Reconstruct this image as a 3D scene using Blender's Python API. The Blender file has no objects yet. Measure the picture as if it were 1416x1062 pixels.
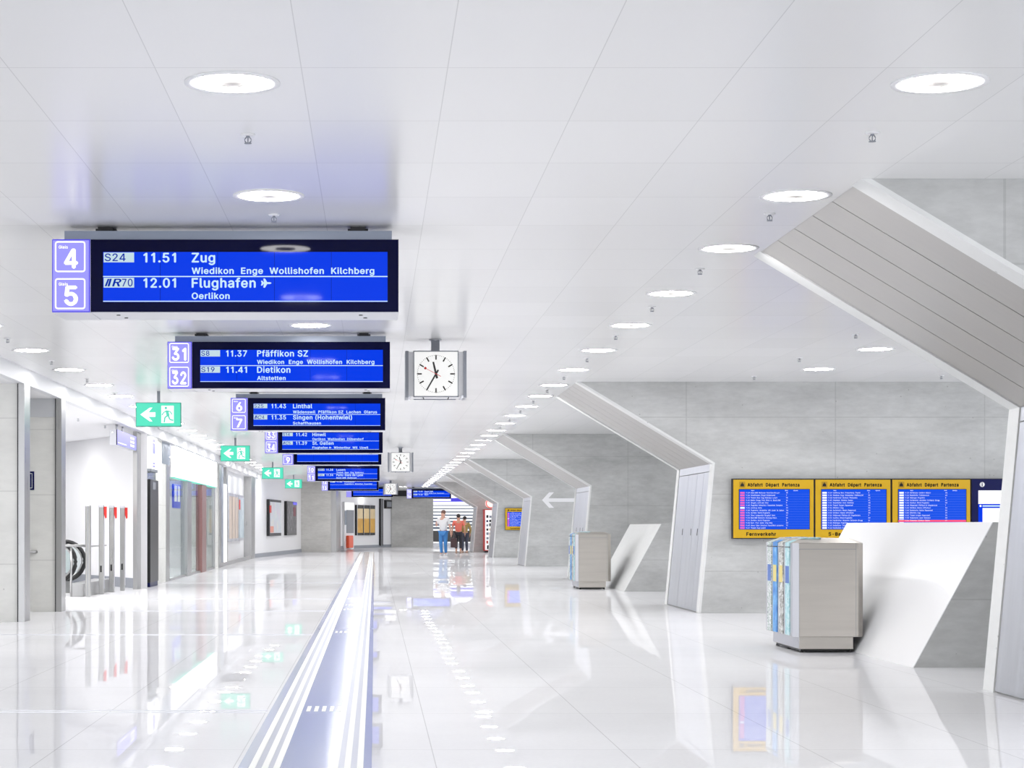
import bpy, bmesh, math, random
from mathutils import Vector, Matrix

# ------------------------------------------------------------------ camera, world, exposure
F, VX, VY = 2700.0, 518.0, 727.0          # focal length and principal vanishing point on the 1416x1062 frame
EYE = 1.25
scn = bpy.context.scene
C = scn.collection
cam_d = bpy.data.cameras.new('camera')
cam = bpy.data.objects.new('camera', cam_d)
C.objects.link(cam)
scn.camera = cam
cam.location = (0, 0, EYE)
cam.rotation_euler = (math.radians(90), 0, 0)
cam_d.sensor_width = 36
cam_d.lens = F / 1416 * 36
cam_d.shift_x = (708 - VX) / 1416
cam_d.shift_y = (VY - 531) / 1416
cam_d.clip_end = 400

LAMP = 88.0
AMBIENT = 3.0
w = bpy.data.worlds.new('world')
scn.world = w
w.use_nodes = True
w.node_tree.nodes['Background'].inputs[0].default_value = (0.95, 0.97, 1.0, 1)
w.node_tree.nodes['Background'].inputs[1].default_value = AMBIENT
vs = scn.view_settings
vs.view_transform = 'Standard'
vs.look = 'None'
vs.exposure = 0.0
vs.gamma = 1.0
vs.use_curve_mapping = False
cy = scn.cycles
cy.use_denoising = True
cy.max_bounces = 10
cy.diffuse_bounces = 6
cy.glossy_bounces = 5
cy.transparent_max_bounces = 12
cy.sample_clamp_indirect = 4.0
cy.caustics_reflective = False
cy.caustics_refractive = False
cy.use_light_tree = True

CEIL = 3.305
LOW = 3.10          # lower ceiling over the left-hand bays
random.seed(4)


def X(px, d): return (px - VX) * d / F
def Z(py, d): return EYE + (VY - py) * d / F


# ------------------------------------------------------------------ materials
def lin(r, g, b):
    return tuple(((c / 255) / 12.92 if c / 255 <= 0.04045 else ((c / 255 + 0.055) / 1.055) ** 2.4) for c in (r, g, b))


def pbr(name, rgb, rough=0.5, metal=0.0, spec=0.5, emit=None, estr=0.0, coat=0.0):
    m = bpy.data.materials.new(name)
    m.use_nodes = True
    b = m.node_tree.nodes['Principled BSDF']
    b.inputs['Base Color'].default_value = (*rgb, 1)
    b.inputs['Roughness'].default_value = rough
    b.inputs['Metallic'].default_value = metal
    b.inputs['Specular IOR Level'].default_value = spec
    b.inputs['Coat Weight'].default_value = coat
    if emit:
        b.inputs['Emission Color'].default_value = (*emit, 1)
        b.inputs['Emission Strength'].default_value = estr
    return m


def nd(m, typ, **kw):
    n = m.node_tree.nodes.new(typ)
    for k, v in kw.items():
        setattr(n, k, v)
    return n


def lk(m, a, b): m.node_tree.links.new(a, b)


def mathn(m, op, a, b=None, c=None):
    n = nd(m, 'ShaderNodeMath', operation=op)
    for i, v in enumerate((a, b, c)):
        if v is None: continue
        if isinstance(v, (int, float)): n.inputs[i].default_value = v
        else: lk(m, v, n.inputs[i])
    return n.outputs[0]


def pos_xyz(m):
    g = nd(m, 'ShaderNodeNewGeometry')
    s = nd(m, 'ShaderNodeSeparateXYZ')
    lk(m, g.outputs['Position'], s.inputs[0])
    return g.outputs['Position'], s.outputs[0], s.outputs[1], s.outputs[2]


def seam(m, v, pitch, offset, width):
    """1 on a seam of the given width every pitch metres"""
    a = mathn(m, 'SUBTRACT', v, offset - width / 2)
    b = mathn(m, 'FLOORED_MODULO', a, pitch)
    return mathn(m, 'LESS_THAN', b, width)


def mixcol(m, fac, c1, c2):
    n = nd(m, 'ShaderNodeMix', data_type='RGBA')
    lk(m, fac, n.inputs[0])
    for i, c in ((6, c1), (7, c2)):
        if isinstance(c, tuple): n.inputs[i].default_value = (*c, 1)
        else: lk(m, c, n.inputs[i])
    return n.outputs[2]


def noise(m, vec, scale, detail=4, rough=0.55):
    n = nd(m, 'ShaderNodeTexNoise')
    n.inputs['Scale'].default_value = scale
    n.inputs['Detail'].default_value = detail
    n.inputs['Roughness'].default_value = rough
    lk(m, vec, n.inputs['Vector'])
    return n.outputs['Fac']


def ramp(m, fac, stops):
    n = nd(m, 'ShaderNodeValToRGB')
    e = n.color_ramp.elements
    while len(e) < len(stops): e.new(0.5)
    for i, (p, c) in enumerate(stops):
        e[i].position = p
        e[i].color = (*c, 1)
    lk(m, fac, n.inputs[0])
    return n.outputs[0]


def make_concrete(name, base, contrast=0.16, px=2.13, ox=4.64, pz=1.1, oz=0.6):
    m = pbr(name, base, 0.62, spec=0.35)
    b = m.node_tree.nodes['Principled BSDF']
    p, x, y, z = pos_xyz(m)
    mp = nd(m, 'ShaderNodeMapping')
    mp.inputs['Scale'].default_value = (0.55, 0.55, 1.6)
    lk(m, p, mp.inputs[0])
    big = noise(m, mp.outputs[0], 1.1, 6, 0.6)
    fine = noise(m, mp.outputs[0], 9.0, 6, 0.65)
    v = mathn(m, 'ADD', mathn(m, 'MULTIPLY', big, 0.65), mathn(m, 'MULTIPLY', fine, 0.35))
    lo = tuple(c * (1 - contrast) for c in base)
    hi = tuple(min(1, c * (1 + contrast)) for c in base)
    col = ramp(m, v, [(0.32, lo), (0.5, base), (0.68, hi)])
    # small blow holes of the casting
    vor = nd(m, 'ShaderNodeTexVoronoi')
    vor.inputs['Scale'].default_value = 5.0
    lk(m, p, vor.inputs['Vector'])
    hole = mathn(m, 'LESS_THAN', vor.outputs['Distance'], 0.05)
    col = mixcol(m, mathn(m, 'MULTIPLY', hole, 0.5), col, tuple(c * 0.45 for c in base))
    h = mathn(m, 'ADD', x, y)
    s = mathn(m, 'MAXIMUM', seam(m, h, px, ox + 0.0, 0.016), seam(m, z, pz, oz, 0.014))
    col = mixcol(m, mathn(m, 'MULTIPLY', s, 0.3), col, tuple(c * 0.5 for c in base))
    lk(m, col, b.inputs['Base Color'])
    bp = nd(m, 'ShaderNodeBump')
    bp.inputs['Strength'].default_value = 0.12
    bp.inputs['Distance'].default_value = 0.01
    lk(m, fine, bp.inputs['Height'])
    lk(m, bp.outputs[0], b.inputs['Normal'])
    return m


def make_steel(name, base, rough=0.32, stretch=(40, 40, 0.6)):
    m = pbr(name, base, rough, metal=1.0)
    b = m.node_tree.nodes['Principled BSDF']
    p, x, y, z = pos_xyz(m)
    mp = nd(m, 'ShaderNodeMapping')
    mp.inputs['Scale'].default_value = stretch
    lk(m, p, mp.inputs[0])
    n = noise(m, mp.outputs[0], 2.0, 3)
    r = mathn(m, 'MULTIPLY_ADD', n, 0.14, rough - 0.07)
    lk(m, r, b.inputs['Roughness'])
    col = ramp(m, n, [(0.25, tuple(c * 0.94 for c in base)), (0.75, tuple(min(1, c * 1.05) for c in base))])
    lk(m, col, b.inputs['Base Color'])
    return m


M = {}
M['concrete'] = make_concrete('concrete', lin(190, 191, 190), 0.22)
M['concrete_dark'] = make_concrete('concrete_dark', lin(198, 197, 193), 0.2)
M['concrete_left'] = make_concrete('concrete_left', lin(228, 228, 224), 0.08, 2.4, 1.0, 0.95, 0.75)
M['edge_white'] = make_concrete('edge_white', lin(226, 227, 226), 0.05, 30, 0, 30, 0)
M['slab_lit_tone'] = pbr('slab_lit_tone', lin(244, 244, 245), 0.28, spec=0.4)  # parapet concrete with the light from the ceiling put into its colour
M['white'] = pbr('white_paint', lin(238, 238, 240), 0.45)
M['wallwhite'] = pbr('wall_white', lin(240, 240, 242), 0.3, spec=0.4)
M['offwhite'] = pbr('off_white', lin(205, 207, 210), 0.5)
M['steel'] = make_steel('brushed_steel', lin(178, 178, 178), 0.30, (6, 6, 0.5))
M['panel_steel'] = make_steel('panel_steel', lin(180, 178, 175), 0.38, (0.8, 8, 0.8))
M['leg_steel'] = make_steel('leg_steel', lin(206, 208, 213), 0.38, (5, 5, 0.4))
M['box_steel'] = make_steel('box_steel', lin(196, 191, 184), 0.40, (0.6, 6, 8))
M['dark_grey'] = pbr('dark_grey', lin(88, 86, 84), 0.5)
M['slat'] = pbr('slat', lin(120, 132, 146), 0.5)
M['fascia'] = pbr('fascia', lin(226, 227, 230), 0.5)
M['alu'] = pbr('aluminium', lin(205, 206, 212), 0.35, metal=0.85)
M['greyblue'] = pbr('greyblue_metal', lin(140, 148, 162), 0.4, metal=0.3)
M['grey'] = pbr('grey', lin(140, 144, 152), 0.45)
M['dark'] = pbr('dark', lin(30, 30, 34), 0.5)
M['black'] = pbr('black', lin(8, 8, 9), 0.35)
M['rubber'] = pbr('rubber', lin(22, 22, 24), 0.4)
M['navy_glass'] = pbr('navy_glass', lin(8, 10, 46), 0.05, spec=0.06)
M['navy'] = pbr('navy', lin(9, 16, 76), 0.35, spec=0.2)
M['yellow'] = pbr('yellow', lin(212, 168, 5), 0.45)
M['print_black'] = pbr('print_black', lin(22, 18, 6), 0.6)
M['violet'] = pbr('violet_light', (0.02, 0.02, 0.06), 0.3, spec=0.1, emit=lin(158, 154, 250), estr=1.0)
M['violet_rim'] = pbr('violet_rim', (0.01, 0.01, 0.06), 0.3, spec=0.1, emit=lin(92, 84, 236), estr=0.9)
M['glow'] = pbr('glow_white', (0.3, 0.3, 0.3), 0.4, spec=0.1, emit=(1, 1, 1), estr=1.0)
M['screen'] = pbr('screen_blue', (0.001, 0.002, 0.02), 0.05, spec=0.06, emit=lin(0, 60, 236), estr=0.95)
M['screen_text'] = pbr('screen_text', (0.05, 0.05, 0.05), 0.4, spec=0.05, emit=lin(205, 236, 255), estr=0.95)
M['badge'] = pbr('badge', (0.05, 0.05, 0.05), 0.4, spec=0.05, emit=lin(200, 226, 236), estr=0.9)
M['badge_text'] = pbr('badge_text', (0.002, 0.01, 0.05), 0.3, spec=0.05, emit=lin(0, 50, 190), estr=0.7)
M['green'] = pbr('exit_green', (0.01, 0.06, 0.04), 0.3, spec=0.1, emit=lin(92, 232, 198), estr=0.95)
M['green_rim'] = pbr('exit_rim', lin(60, 150, 130), 0.4)
M['green_dim'] = pbr('exit_man', (0.01, 0.12, 0.08), 0.3, spec=0.1, emit=lin(104, 218, 192), estr=0.9)
M['lamp'] = pbr('lamp', (0.8, 0.8, 0.8), 0.5, emit=(1, 0.985, 0.97), estr=LAMP)
M['lamp_cap'] = pbr('lamp_cap', lin(214, 210, 206), 0.5)
M['dial'] = pbr('clock_dial', (0.3, 0.3, 0.3), 0.4, spec=0.2, emit=(1, 1, 0.985), estr=0.72)
M['red'] = pbr('red', lin(208, 40, 34), 0.45)
M['light_box'] = pbr('light_box', (0.4, 0.4, 0.4), 0.4, emit=(1, 1, 1), estr=1.0)
M['faint'] = pbr('faint_grey_mark', lin(150, 150, 154), 0.5, emit=lin(215, 215, 220), estr=0.8)
M['brown_metal'] = pbr('brown_metal', lin(150, 112, 108), 0.35, metal=0.5)
M['tactile_base'] = pbr('tactile_base', lin(184, 190, 206), 0.12, spec=0.22)
M['tactile_rib'] = pbr('tactile_rib', lin(238, 238, 232), 0.45)
M['tactile_gap'] = pbr('tactile_gap', lin(176, 180, 188), 0.3)
M['skin'] = pbr('skin', lin(214, 168, 148), 0.5)
M['skin_dark'] = pbr('skin_tan', lin(196, 146, 122), 0.5)
M['hair'] = pbr('hair', lin(40, 32, 30), 0.6)
M['hair_brown'] = pbr('hair_brown', lin(110, 80, 70), 0.6)
M['tee_white'] = pbr('tee_white', lin(240, 240, 242), 0.8)
M['jeans'] = pbr('jeans', lin(74, 140, 206), 0.8)
M['coral'] = pbr('coral', lin(218, 112, 96), 0.8)
M['olive'] = pbr('olive', lin(150, 128, 74), 0.8)
M['trousers'] = pbr('trousers', lin(38, 38, 46), 0.8)
M['trousers_navy'] = pbr('trousers_navy', lin(66, 70, 84), 0.8)
M['bag'] = pbr('bag', lin(74, 54, 56), 0.6)
M['shoe_white'] = pbr('shoe_white', lin(228, 228, 228), 0.6)
M['shoe_tan'] = pbr('shoe_tan', lin(176, 148, 132), 0.6)


def make_ceiling_mat():
    m = pbr('ceiling_panels', lin(240, 240, 240), 0.22, spec=0.45)
    b = m.node_tree.nodes['Principled BSDF']
    p, x, y, z = pos_xyz(m)
    s = mathn(m, 'MAXIMUM', seam(m, x, 0.657, 0.328, 0.0045), seam(m, y, 1.15, 8.76, 0.0075))
    s2 = mathn(m, 'MULTIPLY', s, 0.28)
    col = mixcol(m, s2, lin(240, 240, 240), lin(120, 120, 124))
    lk(m, col, b.inputs['Base Color'])
    # every panel hangs very slightly out of true
    cx = mathn(m, 'FLOOR', mathn(m, 'DIVIDE', mathn(m, 'SUBTRACT', x, 0.328), 0.657))
    cyy = mathn(m, 'FLOOR', mathn(m, 'DIVIDE', mathn(m, 'SUBTRACT', y, 8.76), 1.15))
    cc = nd(m, 'ShaderNodeCombineXYZ')
    lk(m, cx, cc.inputs[0]); lk(m, cyy, cc.inputs[1])
    wn = nd(m, 'ShaderNodeTexWhiteNoise', noise_dimensions='2D')
    lk(m, cc.outputs[0], wn.inputs['Vector'])
    sub = nd(m, 'ShaderNodeVectorMath', operation='MULTIPLY_ADD')
    lk(m, wn.outputs['Color'], sub.inputs[0])
    sub.inputs[1].default_value = (0.012, 0.02, 0)
    sub.inputs[2].default_value = (-0.006, -0.01, 0)
    g = nd(m, 'ShaderNodeNewGeometry')
    ad = nd(m, 'ShaderNodeVectorMath', operation='ADD')
    lk(m, g.outputs['Normal'], ad.inputs[0]); lk(m, sub.outputs[0], ad.inputs[1])
    nm = nd(m, 'ShaderNodeVectorMath', operation='NORMALIZE')
    lk(m, ad.outputs[0], nm.inputs[0])
    lk(m, nm.outputs[0], b.inputs['Normal'])
    return m


GLOSS = 0.6


def make_floor_mat():
    m = pbr('polished_floor', lin(232, 232, 234), 0.06, spec=0.5)
    b = m.node_tree.nodes['Principled BSDF']
    p, x, y, z = pos_xyz(m)
    s = mathn(m, 'MAXIMUM', seam(m, x, 1.05, 0.32, 0.006), seam(m, y, 2.1, 10.9, 0.008))
    n = noise(m, p, 0.5, 5, 0.6)
    fine = noise(m, p, 30, 3, 0.6)
    base = ramp(m, mathn(m, 'ADD', mathn(m, 'MULTIPLY', n, 0.7), mathn(m, 'MULTIPLY', fine, 0.3)),
                [(0.3, lin(226, 226, 229)), (0.7, lin(238, 238, 240))])
    col = mixcol(m, mathn(m, 'MULTIPLY', s, 0.38), base, lin(130, 130, 132))
    lk(m, col, b.inputs['Base Color'])
    b.inputs['Specular IOR Level'].default_value = 0.0
    b.inputs['Roughness'].default_value = 0.8
    # honed slabs: a thin sealed gloss over matt stone, no two slabs laid perfectly level
    cx = mathn(m, 'FLOOR', mathn(m, 'DIVIDE', mathn(m, 'SUBTRACT', x, 0.32), 1.05))
    cyy = mathn(m, 'FLOOR', mathn(m, 'DIVIDE', mathn(m, 'SUBTRACT', y, 10.9), 2.1))
    cc = nd(m, 'ShaderNodeCombineXYZ')
    lk(m, cx, cc.inputs[0]); lk(m, cyy, cc.inputs[1])
    wn = nd(m, 'ShaderNodeTexWhiteNoise', noise_dimensions='2D')
    lk(m, cc.outputs[0], wn.inputs['Vector'])
    sub = nd(m, 'ShaderNodeVectorMath', operation='MULTIPLY_ADD')
    lk(m, wn.outputs['Color'], sub.inputs[0])
    sub.inputs[1].default_value = (0.004, 0.003, 0)
    sub.inputs[2].default_value = (-0.002, -0.0015, 0)
    g = nd(m, 'ShaderNodeNewGeometry')
    ad = nd(m, 'ShaderNodeVectorMath', operation='ADD')
    lk(m, g.outputs['Normal'], ad.inputs[0]); lk(m, sub.outputs[0], ad.inputs[1])
    nm = nd(m, 'ShaderNodeVectorMath', operation='NORMALIZE')
    lk(m, ad.outputs[0], nm.inputs[0])
    gl = nd(m, 'ShaderNodeBsdfGlossy')
    gl.inputs['Roughness'].default_value = 0.004
    gl.inputs['Color'].default_value = (1, 1, 1, 1)
    lk(m, nm.outputs[0], gl.inputs['Normal'])
    fr = nd(m, 'ShaderNodeFresnel')
    fr.inputs[0].default_value = 1.4
    mx = nd(m, 'ShaderNodeMixShader')
    lk(m, mathn(m, 'MULTIPLY', fr.outputs[0], GLOSS), mx.inputs[0])
    lk(m, b.outputs[0], mx.inputs[1]); lk(m, gl.outputs[0], mx.inputs[2])
    lk(m, mx.outputs[0], m.node_tree.nodes['Material Output'].inputs[0])
    return m


def make_glass():
    m = bpy.data.materials.new('glass')
    m.use_nodes = True
    nt = m.node_tree
    nt.nodes.remove(nt.nodes['Principled BSDF'])
    t = nd(m, 'ShaderNodeBsdfTransparent')
    t.inputs[0].default_value = (0.93, 0.965, 0.96, 1)
    g = nd(m, 'ShaderNodeBsdfGlossy')
    g.inputs['Roughness'].default_value = 0.02
    fr = nd(m, 'ShaderNodeFresnel')
    fr.inputs[0].default_value = 1.22
    mx = nd(m, 'ShaderNodeMixShader')
    lk(m, mathn(m, 'MULTIPLY', fr.outputs[0], 0.4), mx.inputs[0]); lk(m, t.outputs[0], mx.inputs[1]); lk(m, g.outputs[0], mx.inputs[2])
    lk(m, mx.outputs[0], nt.nodes['Material Output'].inputs[0])
    return m


M['ceiling'] = make_ceiling_mat()
M['floor'] = make_floor_mat()
M['glass'] = make_glass()


def make_print(name, stops, scale, stretch=(1, 1, 1), rough=0.4, axis='noise', estr=0.0):
    """a printed picture made of soft colour patches"""
    m = pbr(name, stops[0][1], rough)
    b = m.node_tree.nodes['Principled BSDF']
    p, x, y, z = pos_xyz(m)
    mp = nd(m, 'ShaderNodeMapping')
    mp.inputs['Scale'].default_value = stretch
    lk(m, p, mp.inputs[0])
    if axis == 'cells':
        v = nd(m, 'ShaderNodeTexVoronoi')
        v.inputs['Scale'].default_value = scale
        lk(m, mp.outputs[0], v.inputs['Vector'])
        s = nd(m, 'ShaderNodeSeparateColor')
        lk(m, v.outputs['Color'], s.inputs[0])
        f = s.outputs[0]
    else:
        f = noise(m, mp.outputs[0], scale, 5, 0.6)
    c = ramp(m, f, stops)
    lk(m, c, b.inputs['Base Color'])
    if estr:
        lk(m, c, b.inputs['Emission Color'])
        b.inputs['Emission Strength'].default_value = estr
    return m


W = lin(232, 234, 236)
M['print_green'] = make_print('print_green', [(0.42, W), (0.5, lin(150, 176, 164)), (0.56, W), (0.7, lin(120, 140, 140))], 9, (1, 1, 2))
M['print_blue'] = make_print('print_blue', [(0.35, lin(36, 122, 208)), (0.55, lin(92, 170, 232)), (0.72, lin(150, 200, 240))], 7, (1, 1, 1.4))
M['print_grey'] = make_print('print_grey', [(0.42, lin(226, 228, 226)), (0.5, lin(130, 130, 124)), (0.58, lin(224, 226, 222)), (0.75, lin(96, 96, 92))], 8, (1, 1, 1.3))
M['print_teal'] = make_print('print_teal', [(0.40, lin(205, 232, 236)), (0.52, lin(150, 206, 214)), (0.6, lin(214, 236, 238)), (0.74, lin(40, 120, 116))], 8, (1, 1, 1.6))
M['print_tan'] = make_print('print_tan', [(0.35, lin(170, 152, 140)), (0.5, lin(206, 188, 172)), (0.65, lin(222, 212, 206))], 1.2, (0.3, 2.2, 0.25))
M['print_pale'] = make_print('print_pale', [(0.35, lin(228, 222, 214)), (0.5, lin(206, 216, 222)), (0.65, lin(214, 204, 214))], 1.6, (1, 1, 1))
M['print_bluegrey'] = make_print('print_bluegrey', [(0.35, lin(150, 168, 178)), (0.55, lin(186, 200, 208)), (0.7, lin(212, 222, 226))], 2.0)
M['print_dark'] = make_print('print_dark', [(0.4, lin(48, 46, 50)), (0.58, lin(92, 88, 92)), (0.66, lin(150, 146, 150)), (0.75, lin(66, 54, 58))], 4.0)
M['print_gold'] = make_print('print_gold', [(0.3, lin(196, 138, 26)), (0.55, lin(214, 162, 44)), (0.75, lin(226, 182, 80))], 1.4)
M['print_beige'] = make_print('print_beige', [(0.3, lin(214, 190, 140)), (0.6, lin(226, 204, 160))], 2.4)


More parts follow.
